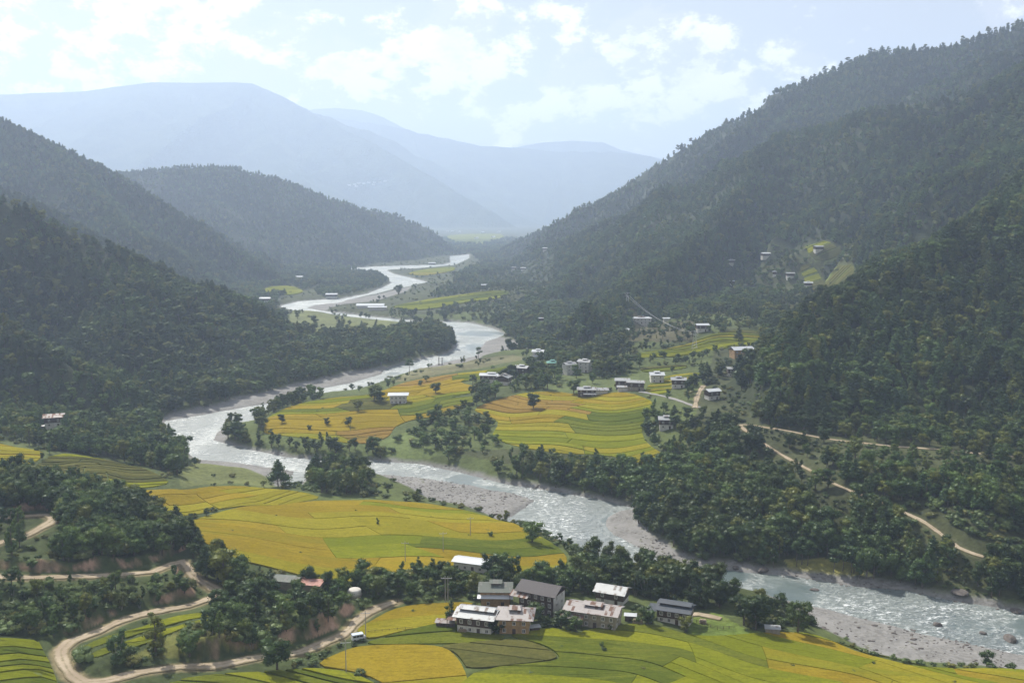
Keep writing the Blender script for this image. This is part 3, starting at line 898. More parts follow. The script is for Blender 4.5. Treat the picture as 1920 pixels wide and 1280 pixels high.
# ------------------------------------------------------------------ ground meshes
meadow_px = [
    ([(485, 583), (560, 582), (640, 594), (760, 602), (795, 611), (740, 626), (640, 630), (560, 624), (515, 606)], (0.135, 0.150, 0.055)),
    ([(380, 868), (470, 876), (520, 890), (530, 915), (430, 905), (340, 915), (330, 880)], (0.12, 0.135, 0.045)),
    ([(700, 835), (820, 790), (860, 800), (850, 850), (780, 865), (600, 850), (500, 830), (490, 812), (600, 828)], (0.105, 0.135, 0.045)),
    ([(1470, 1050), (1540, 1045), (1620, 1055), (1620, 1078), (1560, 1078), (1480, 1068)], (0.22, 0.21, 0.06)),
    ([(1290, 1150), (1350, 1150), (1400, 1180), (1460, 1186), (1420, 1190), (1330, 1195), (1290, 1190)], (0.13, 0.18, 0.035)),
    ([(780, 690), (860, 676), (960, 665), (990, 672), (900, 690), (800, 706), (740, 716)], (0.15, 0.145, 0.075)),
    ([(380, 1175), (480, 1150), (520, 1175), (480, 1215), (350, 1225), (240, 1230), (300, 1200)], (0.14, 0.145, 0.04)),
    ([(470, 1110), (560, 1120), (560, 1150), (470, 1140)], (0.13, 0.15, 0.035)),
    ([(1050, 660), (1000, 668), (985, 700), (1100, 705), (1200, 700), (1190, 740), (1060, 740), (1000, 720), (1020, 690)], (0.10, 0.125, 0.045)),
    ([(1180, 575), (1300, 600), (1300, 640), (1180, 640)], (0.085, 0.080, 0.042)),
    ([(1380, 480), (1440, 470), (1600, 470), (1600, 560), (1450, 560), (1390, 520)], (0.058, 0.066, 0.030)),
]
tint = np.empty(GX.shape + (3,))
tint[:] = (0.060, 0.068, 0.030)
tint[ids > 0] = (0.036, 0.045, 0.021)
leftlow = (ids == 0) & (GY < 1400)
FARB = [onplane(1060, 915), onplane(1190, 950), onplane(1290, 1056), onplane(1500, 1082), onplane(1700, 1106), onplane(2100, 1165), onplane(2600, 900), onplane(1700, 760), onplane(1350, 700), onplane(1290, 890), onplane(850, 866)]
leftlow &= ~inside(GX, GY, FARB)
tint[leftlow] = (0.078, 0.098, 0.032)
tint[leftlow & (GX < -35) & (GY < 440)] = (0.052, 0.068, 0.024)
tint[field_mask] = (0.105, 0.130, 0.032)
MEADOW = []
for pts, c in meadow_px:
    pw = GP(pts); MEADOW.append(pw)
    y0 = min(p[1] for p in pw); y1 = max(p[1] for p in pw)
    a, b = max(0, np.searchsorted(DR, y0) - 1), np.searchsorted(DR, y1) + 1
    m = inside(GX[a:b], GY[a:b], pw) & ~field_mask[a:b]
    tint[a:b][m] = c
gy_, gx_ = np.gradient(GZ)
rowsp = np.gradient(DR)[:, None]; colsp = (UC[1] - UC[0]) * DR[:, None]
slope = np.hypot(gy_ / rowsp, gx_ / colsp)
soil = np.clip((slope - 0.75) / 0.35, 0, 1) * np.clip(0.5 + 2.4 * fbm(GX, GY, 7, 3), 0, 1) * (GY < 520) * (GX < -20) * (ids == 0) * (d_all > 8)
soilc = np.array((0.34, 0.22, 0.15))
tint = tint * (1 - soil[..., None]) + soilc * soil[..., None]
roadv = (np.clip(1 - (d_road - 2.2) / 1.6, 0, 1) * np.clip(1 - (GX - 20) / 60, .15, 1))[..., None] * 0.8
tint = tint * (1 - roadv) + np.array((0.24, 0.19, 0.11)) * roadv
stone = np.clip(1 - (d_all - 0.5 - 4 * np.maximum(0, fbm(GX, GY, 14, 3))) / 3.0, 0, 1) * (GY < 4200)
rough = np.where((ids == 0) & ~field_mask & (d_road > 4), 0.5 * fbm(GX, GY, 12, 3), 0)
barb = np.where((d_all < 1) & (d_riv > 0.5), 0.35 * fbm(GX, GY, 7, 3) + 0.15, 0)
GZ += np.where(GY < 1500, rough + barb, 0)
GZ -= np.where(field_mask, 0.3, 0)


def put_ground(name, quadmask, far):
    q = np.argwhere(quadmask)
    if len(q) == 0: return
    i, j = q[:, 0], q[:, 1]
    Q = np.stack([i * NC + j, i * NC + j + 1, (i + 1) * NC + j + 1, (i + 1) * NC + j], 1)
    u, inv = np.unique(Q, return_inverse=True)
    V = np.stack([GX.ravel()[u], GY.ravel()[u], GZ.ravel()[u]], 1)
    me = fastmesh(name, V, inv.reshape(Q.shape), M_FAR if far else M_GROUND)
    if not far:
        for ln, arr in (('tint', tint.reshape(-1, 3)), ('stone', np.repeat(stone.ravel()[:, None], 3, 1))):
            ca = me.color_attributes.new(ln, 'FLOAT_COLOR', 'POINT')
            ca.data.foreach_set('color', np.concatenate([arr[u], np.ones((len(u), 1))], 1).astype(np.float32).ravel())
    o = obj(name, me)
    tag(o, kind='structure')


qi = ids[:-1, :-1]
PLAIN = {'hill_right_near': 'hill', 'hill_right_middle': 'hill', 'hill_right_far': 'hill', 'wooded_knoll': 'hill', 'hill_left_near': 'hill', 'hill_left_middle': 'hill', 'hill_left_back': 'hill', 'hill_left_far': 'hill', 'hill_valley_left': 'hill', 'mountain_left': 'mountain', 'mountain_centre': 'mountain', 'mountain_back': 'mountain'}
farid = [hill_names.index(n) + 1 for n in hill_names if n.startswith('mountain')]
put_ground('ground', qi == 0, False)
for n in hill_names:
    hid = hill_names.index(n) + 1
    put_ground(PLAIN[n], qi == hid, hid in farid)

# water sheet
tri = tessellate_polygon([[Vector((p[0], p[1], 0)) for p in RIVER]])
me = mesh('river', [(p[0], p[1], 0.0) for p in RIVER], [tuple(t) for t in tri], M_WATER)
wo = obj('river', me); tag(wo, kind='structure')
# make the sheet reach under the banks a little: scale each vertex outward along its normal
n = len(RIVER)
sgn = 1 if sum(RIVER[i][0] * RIVER[(i + 1) % n][1] - RIVER[(i + 1) % n][0] * RIVER[i][1] for i in range(n)) > 0 else -1
for i in range(n):
    a, b = RIVER[i - 1], RIVER[(i + 1) % n]
    dx, dy = b[0] - a[0], b[1] - a[1]; L = math.hypot(dx, dy) + 1e-6
    me.vertices[i].co.x += sgn * dy / L * 1.5; me.vertices[i].co.y -= sgn * dx / L * 1.5

# road strips
for nm, wd, mt, a, zs in road_lines:
    V = []; F = []
    m = len(a)
    for i in range(m):
        t = a[min(i + 1, m - 1)] - a[max(i - 1, 0)]
        L = np.hypot(*t) + 1e-9; nx, ny = -t[1] / L, t[0] / L
        wj = wd / 2 * (1 + 0.18 * math.sin(i * 0.7) + 0.12 * math.sin(i * 1.9))
        for s, h in ((-1, -0.14), (-0.82, 0.03), (-.6, .02), (-.34, .02), (0, 0.12), (.34, .02), (.6, .02), (0.82, 0.05), (1, -0.12)):
            V.append((a[i][0] + nx * wj * s, a[i][1] + ny * wj * s, zs[i] + h + 0.08))
    for i in range(m - 1):
        for s in range(8): F.append((i * 9 + s, i * 9 + s + 1, i * 9 + s + 10, i * 9 + s + 9))
    rme = mesh(nm, V, F, mt, smooth=True)
    ca = rme.color_attributes.new('wear', 'FLOAT_COLOR', 'POINT')
    rowv = [0.0, .35, .8, 1.0, .45, 1.0, .8, .35, 0.0]
    ca.data.foreach_set('color', np.repeat(np.tile(rowv, m)[:, None], 4, 1).astype(np.float32).ravel())
    tag(obj(nm, rme), kind='structure')

exec_more = True
# ------------------------------------------------------------------ buildings
M_WHITE = simple('whitewash', (0.56, 0.535, 0.485), 0.85, 0.14, 0.7)
M_TIMBER = simple('dark_timber', (0.075, 0.05, 0.038), 0.8, 0.35, 1.5)
M_TAN = simple('ochre_mud_wall', (0.36, 0.23, 0.11), 0.9, 0.18, 0.8)
M_MUD = simple('grey_mud_wall', (0.27, 0.235, 0.18), 0.9, 0.18, 0.8)
M_PANE = simple('dark_pane', (0.02, 0.022, 0.025), 0.25, 0.1, 1, spec=0.5)
M_FRAME = simple('pale_window_frame', (0.58, 0.55, 0.50), 0.7, 0.1, 1)
ROOF = {
    'white': roof_mat('new_white_sheet_roof', (0.52, 0.54, 0.56), (0.40, 0.40, 0.40), 0.05, 0.35, 0.15),
    'silver': roof_mat('galvanised_sheet_roof', (0.33, 0.34, 0.345), (0.19, 0.155, 0.13), 0.30, 0.4, 0.4),
    'pink': roof_mat('weathered_pinkish_roof', (0.31, 0.285, 0.275), (0.16, 0.095, 0.07), 0.36, 0.5, 0.3),
    'rusty': roof_mat('rusty_sheet_roof', (0.27, 0.24, 0.225), (0.17, 0.09, 0.06), 0.52, 0.55, 0.3),
    'dark': roof_mat('dark_shingle_roof', (0.070, 0.062, 0.065), (0.20, 0.18, 0.17), 0.20, 0.6, 0.1),
    'slate': roof_mat('slate_grey_roof', (0.060, 0.070, 0.085), (0.10, 0.10, 0.11), 0.10, 0.5, 0.2),
    'green': roof_mat('mossy_green_grey_roof', (0.115, 0.130, 0.110), (0.19, 0.19, 0.17), 0.35, 0.6, 0.2),
    'red': roof_mat('faded_red_roof', (0.36, 0.17, 0.13), (0.45, 0.30, 0.25), 0.25, 0.55, 0.2),
    'jade': roof_mat('green_painted_roof', (0.10, 0.26, 0.22), (0.12, 0.2, 0.18), 0.1, 0.5, 0.2),
}
house_sites = []
M_PBARK0 = simple('cut_wood', (0.30, 0.24, 0.17), 0.9, 0.3, 2)


def roof_gable(L, Wd, z0, pitch, over, th, cx=0, cy=0, hip=0.0):
    """ridge along x; returns MB in local coords"""
    m = MB()
    hx = L / 2 + over; hy = Wd / 2 + over; rise_ = math.tan(R(pitch)) * hy
    ra = hx - hip
    top = [(-hx, -hy, z0), (hx, -hy, z0), (hx, hy, z0), (-hx, hy, z0), (-ra, 0, z0 + rise_), (ra, 0, z0 + rise_)]
    V = [(x + cx, y + cy, z + th) for x, y, z in top] + [(x + cx, y + cy, z) for x, y, z in top]
    F = [(0, 1, 5, 4), (2, 3, 4, 5), (1, 2, 5), (3, 0, 4), (7, 6, 10, 11), (9, 8, 11, 10), (8, 7, 11), (6, 9, 10),
         (0, 6, 7, 1), (1, 7, 8, 2), (2, 8, 9, 3), (3, 9, 6, 0)]
    if hip == 0:
        F = [(0, 1, 5, 4), (2, 3, 4, 5), (7, 6, 10, 11), (9, 8, 11, 10), (0, 6, 7, 1), (2, 8, 9, 3),
             (1, 7, 11, 5), (5, 11, 8, 2), (3, 9, 10, 4), (4, 10, 6, 0)]
    m.V = V; m.F = [list(f) for f in F]; m.M = [0] * len(F)
    return m


def window(root, x, y, z, w, h, face, detail=True):
    """face: 0 front (-y), 1 right (+x), 2 left (-x)"""
    fr = MB(); pn = MB()
    d = 0.12; b = 0.16
    if face == 0:
        for a in ((x - w / 2, x - w / 2 + b, z, z + h), (x + w / 2 - b, x + w / 2, z, z + h), (x - w / 2 + b, x + w / 2 - b, z, z + b), (x - w / 2 + b, x + w / 2 - b, z + h - b, z + h)):
            fr.box(a[0], a[1], y - d, y + 0.05, a[2], a[3])
        fr.box(x - 0.06, x + 0.06, y - d, y + .05, z + b, z + h - b)
        pn.box(x - w / 2 + b, x + w / 2 - b, y - 0.04, y + 0.03, z + b, z + h - b)
    else:
        s = 1 if face == 1 else -1
        X0, X1 = sorted((x + s * d, x - s * 0.05))
        for a in ((y - w / 2, y - w / 2 + b, z, z + h), (y + w / 2 - b, y + w / 2, z, z + h), (y - w / 2 + b, y + w / 2 - b, z, z + b), (y - w / 2 + b, y + w / 2 - b, z + h - b, z + h)):
            fr.box(X0, X1, a[0], a[1], a[2], a[3])
        fr.box(X0, X1, y - 0.06, y + 0.06, z + b, z + h - b)
        P0, P1 = sorted((x + s * 0.04, x - s * 0.03))
        pn.box(P0, P1, y - w / 2 + b, y + w / 2 - b, z + b, z + h - b)
    wo_ = fr.build('window', M_FRAME, root)
    pn.build('pane', M_PANE, wo_)


def house(px, py, wm, dm, storeys, rz, roof, label, walls=M_WHITE, upper=M_TIMBER, lantern=True, pitch=17, hip=0.0, name='farmhouse', cat='house', detail=2, over=1.1, extras=(), group=None, sh=2.7, D=None, dz=0.0, uroof=None, split_roof=False, gable=False):
    g = G(px, py) if D is None else P(px, py, D)
    x, y = g[0], g[1]
    zz = float(zt(np.array(x), np.array(y))) if D is None else g[2]
    root = empty(name, (x, y, zz + dz), R(rz))
    tag(root, label, cat, group)
    house_sites.append((x, y, math.hypot(wm, dm) / 2 + 1.5))
    H = storeys * sh
    hu = sh if (upper is not None and storeys > 1) else 0
    m = MB(); m.box(-wm / 2, wm / 2, -dm / 2, dm / 2, -3.0, H - hu)
    m.build('wall', walls, root)
    if hu:
        u = MB(); u.box(-wm / 2 - .25, wm / 2 + .25, -dm / 2 - .25, dm / 2 + .25, H - hu, H + .15)
        u.build('upper_storey', upper, root)
    if gable:
        MB().box(wm / 2 + .27, wm / 2 + .36, -dm / 2 - .2, dm / 2 + .2, -2, H - .3).build('gable_wall', M_WHITE, root)
    # gable infill + eave beam
    gb = MB(); rise_ = math.tan(R(pitch)) * (dm / 2)
    gb.prism([(-wm / 2 + .3, -dm / 2 + .4, H + (.15 if hu else 0)), (-wm / 2 + .3, dm / 2 - .4, H + (.15 if hu else 0)), (-wm / 2 + .3, 0, H + rise_ * .8)], (wm - .6, 0, 0))
    gb.build('attic', M_TIMBER, root)
    gap = 0.35
    rb = roof_gable(wm, dm, H + gap, pitch, over, 0.12, hip=hip)
    if split_roof:
        # lower roof sheets stepping to a raised roof over the ridge
        rb = roof_gable(wm, dm, H + gap, pitch, over, 0.12, hip=hip)
    rf = rb.build('roof', ROOF[roof], root)
    zr = H + gap + math.tan(R(pitch)) * (dm / 2 + over)
    if lantern:
        lw, ld = (wm * 0.32, dm * 0.34) if not split_roof else (wm * 0.96, dm * 0.36)
        st = MB(); st.box(-lw / 2, lw / 2, -ld / 2, ld / 2, zr - math.tan(R(pitch)) * ld / 2 - .35, zr + 0.30)
        st.build('clerestory', M_TIMBER, root)
        lr = roof_gable(lw, ld, zr + 0.22, pitch, 0.7, 0.1, hip=hip * 0.2)
        lr.build('raised_roof', ROOF[uroof or roof], root)
    if detail:
        nw = max(2, int(wm / 2.6)) if detail > 1 else max(2, int(wm / 4))
        for s in range(storeys):
            zw = s * sh + 0.75
            yy = -dm / 2 - (.25 if (hu and s == storeys - 1) else 0)
            for i in range(nw):
                if s == 0 and i == nw // 2: continue
                window(root, -wm / 2 + wm * (i + .5) / nw, yy, zw, 1.15, 1.35, 0)
            if detail > 1:
                xx = wm / 2 + (.36 if gable else .25 if (hu and s == storeys - 1) else 0)
                for i in range(max(1, int(dm / 3.4))):
                    window(root, xx, -dm / 2 + dm * (i + .5) / max(1, int(dm / 3.4)), zw, 1.0, 1.35, 1)
        dr_ = MB(); dr_.box(-.55 + wm * (.5 / nw if nw % 2 == 0 else 0), .55 + wm * (.5 / nw if nw % 2 == 0 else 0), -dm / 2 - .08, -dm / 2 + .03, 0, 2.0)
        dr_.build('door', M_TIMBER, root)
    for (ex, ey, ew, ed, eh, er, ep) in extras:   # lean-to roofs: centre x, y, width, depth, height, roof kind, tilt
        a = MB()
        a.prism([(ex - ew / 2, ey - ed / 2, eh), (ex - ew / 2, ey + ed / 2, eh + ep), (ex - ew / 2, ey + ed / 2, eh + ep + .1), (ex - ew / 2, ey - ed / 2, eh + .1)], (ew, 0, 0))
        a.build('lean_to_roof', ROOF[er], root)
        for sx in (-1, 1):
            MB().box(ex + sx * (ew / 2 - .3) - .08, ex + sx * (ew / 2 - .3) + .08, ey - ed / 2 + .15, ey - ed / 2 + .31, -1.5, eh).build('post', M_TIMBER, root)
    return root


# hamlet in the foreground
house(884, 1066, 12.5, 6, 1, -20, 'white', 'long single storey white roofed house at the edge of the big golden field', upper=None, lantern=False, pitch=14, over=.8, sh=3.0, name='long_house')
house(930, 1130, 10, 8, 2, -2, 'green', 'mossy grey green roofed house with a bright white lean-to roof in front', walls=M_TAN, upper=M_TAN, pitch=20, extras=[(0, -5.2, 12.5, 2.2, 4.0, 'white', .6)], detail=1)
house(1015, 1142, 13, 8.5, 3, -28, 'dark', 'tallest house of the hamlet with dark roof and bare white gable wall', walls=M_TIMBER, gable=True, upper=M_TIMBER, lantern=False, pitch=22, over=1.3, extras=[(-5.5, -5.6, 7, 3.0, 5.9, 'rusty', 1.2)], sh=2.35, name='tall_farmhouse')
house(896, 1179, 11.5, 8, 2, -16, 'silver', 'silver roofed farmhouse with dark timber storey and white window frames facing the near fields', split_roof=True, pitch=15, over=1.4, extras=[(-7.5, -1.0, 4.5, 5.5, 3.6, 'rusty', .8)], sh=2.6)
house(966, 1180, 9.5, 8.0, 2, -6, 'pink', 'ochre walled farmhouse with wide hipped weathered roof beside the silver roofed one', walls=M_TAN, upper=M_TAN, hip=3.0, pitch=18, over=1.7, sh=2.55)
house(1113, 1168, 17, 8, 2, -20, 'pink', 'long farmhouse with patched pinkish sheet roofs and pale mud wall', walls=M_MUD, upper=M_MUD, split_roof=False, pitch=16, over=1.1, extras=[(-6, -5.3, 8, 3, 3.4, 'rusty', .9)], sh=2.45)
house(1148, 1127, 10, 7, 2, -24, 'silver', 'house half hidden behind trees with pale silver roof above the pinkish roofs', lantern=False, pitch=20, over=1.0, detail=1, sh=2.0)
house(1266, 1163, 10.5, 7.5, 2, -22, 'slate', 'farmhouse with two tier slate grey roof nearest the river meadow', split_roof=True, pitch=16, over=1.0, extras=[(-7, -0.5, 4.5, 5, 3.4, 'slate', .8)], sh=2.2)


def shed(px, py, w, d, h, rz, roof, label, walls=M_TIMBER, name='shed', cat='shed', group=None, pitch=12):
    g = G(px, py)
    root = empty(name, g, R(rz)); tag(root, label, cat, group)
    house_sites.append((g[0], g[1], (max(w, d) / 2 + 1) * (.45 if name == 'long_shed' else 1)))
    MB().box(-w / 2, w / 2, -d / 2, d / 2, -1, h).build('wall', walls, root)
    roof_gable(w, d, h + .02, pitch, .4, .08).build('roof', ROOF[roof], root)
    return root


shed(836, 1174, 6, 3.2, 1.9, -8, 'rusty', 'low shed with rusty sheet roof left of the silver roofed farmhouse')
shed(1448, 1186, 4.6, 3.2, 2.0, -10, 'silver', 'small grey roofed hut at the edge of the meadow beside big round trees', M_MUD)
shed(1182, 1162, 3.6, 2.2, 1.9, -10, 'white', 'tiny white roofed shelter between the pinkish and the slate roofed farmhouses')
shed(1002, 1180, 3, 2, 1.2, 15, 'silver', 'low pale sheet roofed pen right of the ochre farmhouse')
shed(533, 1099, 12, 6, 3.0, -12, 'green', 'long grey green roof poking out of the trees left of the red roof', M_MUD, 'long_shed')
shed(577, 1108, 12, 6, 3.6, -14, 'red', 'long faded red roof poking out of the trees above the road', M_MUD, 'long_shed')

def fence(pts, label):
    w = [G(*p) for p in pts]
    rt = empty('fence', w[0]); tag(rt, label, 'fence')
    b = Vector(w[0])
    for p, q in zip(w[:-1], w[1:]):
        p, q = Vector(p) - b, Vector(q) - b
        n_ = max(1, int((q - p).length / 2.2))
        for i in range(n_):
            c = p.lerp(q, i / n_); MB().box(c.x - .06, c.x + .06, c.y - .06, c.y + .06, c.z - .5, c.z + 1.15).build('post', M_TIMBER, rt)
        for hh in (.5, 1.0): MB().tube(p + Vector((0, 0, hh)), q + Vector((0, 0, hh)), .045, .045, 4).build('rail', M_TIMBER, rt)


fence([(1292, 1162), (1320, 1172), (1345, 1180), (1378, 1178)], 'wooden rail fence across the small meadow right of the slate roofed farmhouse')
fence([(745, 1129), (780, 1126), (820, 1125), (870, 1124)], 'rail fence along the hedge above the middle golden field')
fence([(690, 1188), (730, 1184), (775, 1180)], 'short rail fence on the bund right of the white van')
for px, py, w_, lab in [(1196, 1168, 3.4, 'stack of cut firewood beside the tiny white roofed shelter'), (868, 1186, 3.0, 'stack of firewood at the left corner of the silver roofed farmhouse'), (1318, 1168, 2.6, 'pile of pale logs on the meadow near the rail fence')]:
    g = G(px, py); rt = empty('firewood_stack', g, R(-15)); tag(rt, lab, 'firewood')
    for r_ in range(4):
        for c_ in range(int(w_ / .42) - r_ % 2):
            MB().tube((-w_ / 2 + .2 + c_ * .42 + .2 * (r_ % 2), -.6, .2 + r_ * .36), (-w_ / 2 + .2 + c_ * .42 + .2 * (r_ % 2), .6, .2 + r_ * .36), .2, .19, 6).build('log', M_PBARK0, rt)

# white water tank
g = G(665, 1118)
rt = empty('water_tank', g); tag(rt, 'rounded white water tank standing among the trees above the road', 'water tank')
m = MB(); n_ = 16
prof = [(0, 1.0), (2.2, 1.0), (2.4, 2.2), (2.4, 5.0), (2.1, 5.6), (1.2, 6.0), (0, 6.1)]
V = []; F = []
for r_, h_ in prof:
    for k_ in range(n_): V.append((r_ * math.cos(2 * math.pi * k_ / n_), r_ * math.sin(2 * math.pi * k_ / n_), h_))
for i in range(len(prof) - 1):
    for k_ in range(n_): F.append((i * n_ + k_, i * n_ + (k_ + 1) % n_, (i + 1) * n_ + (k_ + 1) % n_, (i + 1) * n_ + k_))
tk_ = obj('tank', mesh('tank', V, F, M_WHITE, smooth=True), rt); tk_.scale = (1, 1, .5)
MB().box(-2.3, 2.3, -2.3, 2.3, -1, .52).build('plinth', M_MUD, rt)
house_sites.append((g[0], g[1], 4))

# van beside the road
g = G(672, 1200)
rt = empty('van', (g[0], g[1], g[2] + 0.1), R(24)); tag(rt, 'white van with pale blue grey roof parked beside the dirt road', 'van')
M_VAN = simple('white_van_paint', (0.62, 0.63, 0.64), 0.4, 0.06, 1, spec=0.5)
M_TYRE = simple('tyre', (0.02, 0.02, 0.02), 0.9, 0.1, 1)
b = MB()
b.prism([(-2.2, -.85, .45), (2.3, -.85, .45), (2.35, -.85, 1.1), (1.9, -.85, 1.3), (1.45, -.85, 2.1), (-2.15, -.85, 2.15)][::-1], (0, 1.7, 0))
b.build('body', M_VAN, rt)
MB().box(-2.2, 1.5, -.9, .9, 2.16, 2.3).build('roof', simple('van_roof', (0.5, 0.57, 0.66), 0.4, 0.05, 1), rt)
for x0, x1 in ((-1.9, -.9), (-.8, .2), (.3, 1.3)): MB().box(x0, x1, -.9, -.86, 1.35, 1.95).build('window', M_PANE, rt)
MB().prism([(1.52, -.7, 2.0), (1.95, -.7, 1.32), (1.97, -.7, 1.33), (1.54, -.7, 2.02)], (0, 1.4, 0)).build('windscreen', M_PANE, rt)
for wx in (-1.4, 1.45):
    for wy in (-.85, .85): MB().tube((wx, wy - .12, .38), (wx, wy + .12, .38), .38, .38, 12).build('wheel', M_TYRE, rt)

# house on the left slope
house(103, 806, 10, 7.5, 2, 18, 'rusty', 'white walled house with dark upper storey alone on the wooded slope at the left', walls=M_WHITE, upper=M_TIMBER, lantern=False, pitch=18, over=1.3, sh=2.8, detail=1, dz=2.6)
shed(76, 804, 5, 3.5, 2, 10, 'silver', 'small grey roofed hut left of the white house on the left slope')
# peninsula house
house(747, 755, 11.5, 9, 2, 4, 'white', 'white walled square house with flat white roof among the green plots', upper=M_WHITE, lantern=False, hip=5.0, pitch=10, over=1.8, sh=3.0, detail=2)
# village
house(922, 716, 17, 8, 2, -6, 'white', 'long white roofed house at the left end of the village', detail=1, pitch=15)
house(945, 720, 9, 9, 2, 70, 'silver', 'gabled pale roofed house joined to the right end of the long white roof', detail=1, pitch=18)
house(979, 708, 10, 8, 3, -24, 'silver', 'dark walled village house with white gable and grey roof', upper=M_TIMBER, walls=M_TIMBER, detail=1)
house(1009, 676, 9, 8, 3, -8, 'white', 'tall white house in steps with bright white roofs above the village', upper=M_WHITE, detail=1, extras=[(-2, -5.5, 9, 3, 4.5, 'white', .6)])
house(1036, 692, 8, 8, 2, 0, 'jade', 'small temple with green painted roof under the wooded knoll', upper=M_TIMBER, walls=M_TIMBER, detail=1, hip=3, name='temple', cat='temple')
house(1067, 702, 8, 7.5, 3, 24, 'silver', 'white walled house with silver roof below the wooded knoll', upper=M_WHITE, detail=1)
house(1097, 697, 9, 7.5, 3, -26, 'silver', 'white gabled house with grey roof right below the wooded knoll', upper=M_WHITE, detail=1)
house(1100, 742, 12, 7, 2, -3, 'silver', 'low dark house with silver roofs at the top edge of the right rice terraces', walls=M_TIMBER, detail=1, sh=2.3, extras=[(2, -6, 9, 3.5, 2.4, 'silver', .5)])
house(1126, 738, 9, 6, 1, 5, 'silver', 'low long shed roofed in pale sheets beside the terraces', upper=None, lantern=False, detail=0, name='shed', cat='shed')
house(1167, 727, 9, 7, 2, -8, 'silver', 'dark two storey house with pale roof in the middle of the village', walls=M_TIMBER, detail=1, lantern=False)
house(1168, 733, 7, 4, 1, -4, 'silver', 'low pale roofed shed in front of the dark two storey house', upper=None, lantern=False, detail=0, name='shed', cat='shed')
house(1192, 731, 11, 6, 2, -12, 'silver', 'grey roofed house right of the dark two storey house in the village', walls=M_MUD, detail=1, lantern=False)
house(1231, 716, 9, 8, 2, 0, 'white', 'small white house with two tier white roof below the yellow strip', upper=M_WHITE, detail=1)
house(1272, 726, 9, 7, 2, -8, 'silver', 'house with white base and grey roof beside the sandy track', detail=1)
house(1335, 748, 8, 6, 2, 20, 'white', 'white roofed house on the wooded slope right of the sandy track', detail=1, lantern=False)
house(1249, 802, 8, 7, 2, -6, 'silver', 'grey roofed white house at the wooded right edge of the rice terraces', detail=1)
house(1390, 668, 16, 9, 2, 14, 'white', 'big curved white roofed building at the foot of the near right slope', walls=M_TAN, upper=M_TAN, lantern=False, detail=1, pitch=20)
house(1373, 705, 7, 5, 2, 0, 'silver', 'small grey roofed house in trees under the big white roof', detail=1, lantern=False)
house(1202, 606, 20, 9, 2, 2, 'white', 'large white roofed building with a row of pillars on the hillside', walls=M_WHITE, upper=M_WHITE, detail=1, hip=3, pitch=12, name='hillside_building', cat='building', uroof='pink')
house(1172, 623, 10, 5, 1, 0, 'white', 'small white roofed shed below the pillared building', upper=None, lantern=False, detail=0, name='shed', cat='shed')
house(1249, 602, 6, 4, 1, 0, 'white', 'tiny white roofed hut right of the pillared building', upper=None, lantern=False, detail=0, name='hut', cat='hut')
house(1316, 621, 10, 6, 2, 6, 'white', 'white roofed house beside bare reddish earth', detail=1, lantern=False)
for i, (px, py, w, lab) in enumerate([
        (1371, 496, 11, 'grey roofed hillside house at the head of a pale footpath'), (1435, 483, 15, 'wide grey roofed hillside house above the slope meadow'),
        (1481, 521, 12, 'grey roofed hillside house at the left edge of the brown terraces'), (1515, 539, 12, 'white walled hillside house below the brown terraces'),
        (1534, 471, 14, 'white roofed house at the upper edge of the brown terraces'), (1372, 535, 6, 'tiny pale hut on the middle slope'),
        (1452, 518, 5, 'tiny grey hut left of the brown terraces'), (908, 540, 14, 'white roofed house among the far terraces right of the river'),
        (963, 506, 13, 'left one of two far white roofed houses on the long slope'), (981, 507, 13, 'right one of two far white roofed houses on the long slope'),
        (1015, 605, 8, 'small white roofed house above the far river bank'), (1022, 470, 14, 'pale roofed house high on the far right slope')]):
    house(px, py, w * .72, w * .45, 2, (-8, 10, 4)[i % 3], 'white' if i % 2 else 'silver', lab, walls=M_WHITE, upper=M_TIMBER, detail=0, lantern=(i % 3 == 0), over=1.2)
house(1741, 457, 12, 6, 2, 0, 'white', 'white building standing on the skyline of the near right slope', upper=M_WHITE, detail=0, lantern=False, D=800, dz=-8)
for px, py, w, d_, lab in [(695, 577, 40, 22, 'largest of the white sheds on the far river bank'), (708, 581, 26, 12, 'lower white shed in front of the largest one on the far river bank')]:
    house(px, py, w, d_, 1, 3, 'white', lab, upper=None, detail=0, lantern=False, name='long_shed', cat='shed', pitch=10, sh=4)
for px, py, lab in [(560, 524, 'white house near the wooded tongue on the left of the valley'), (622, 558, 'pale house on the left bank of the far river'), (496, 566, 'low white house at the foot of the far left slope'), (810, 497, 'pale house on the far flat before the gorge')]:
    house(px, py, 18, 10, 2, 5, 'white', lab, detail=0, lantern=False)
fars = [(655, 348), (665, 347), (673, 345), (682, 345), (691, 343), (702, 343), (712, 342), (722, 341), (668, 350), (700, 347), (838, 436), (848, 435), (861, 436), (905, 437), (936, 436), (893, 448), (925, 446)]
for i, (px, py) in enumerate(fars):
    house(px, py, 26 if i < 10 else 20, 14, 1, 3 * i, 'white', 'white roofed house of the remote hamlet high on the blue mountain' if i < 10 else 'tiny white roofed house on the far pale green flat', detail=0, lantern=False, upper=None, sh=6, pitch=20,
          group='remote hamlet on the blue mountain' if i < 10 else 'far houses on the pale flat')

# ------------------------------------------------------------------ poles, power line, bridge towers
M_STEEL = simple('galvanised_steel', (0.42, 0.43, 0.44), 0.5, 0.1, 1, metal=0.3)
M_POLE = simple('concrete_pole', (0.36, 0.34, 0.31), 0.85, 0.15, 1)


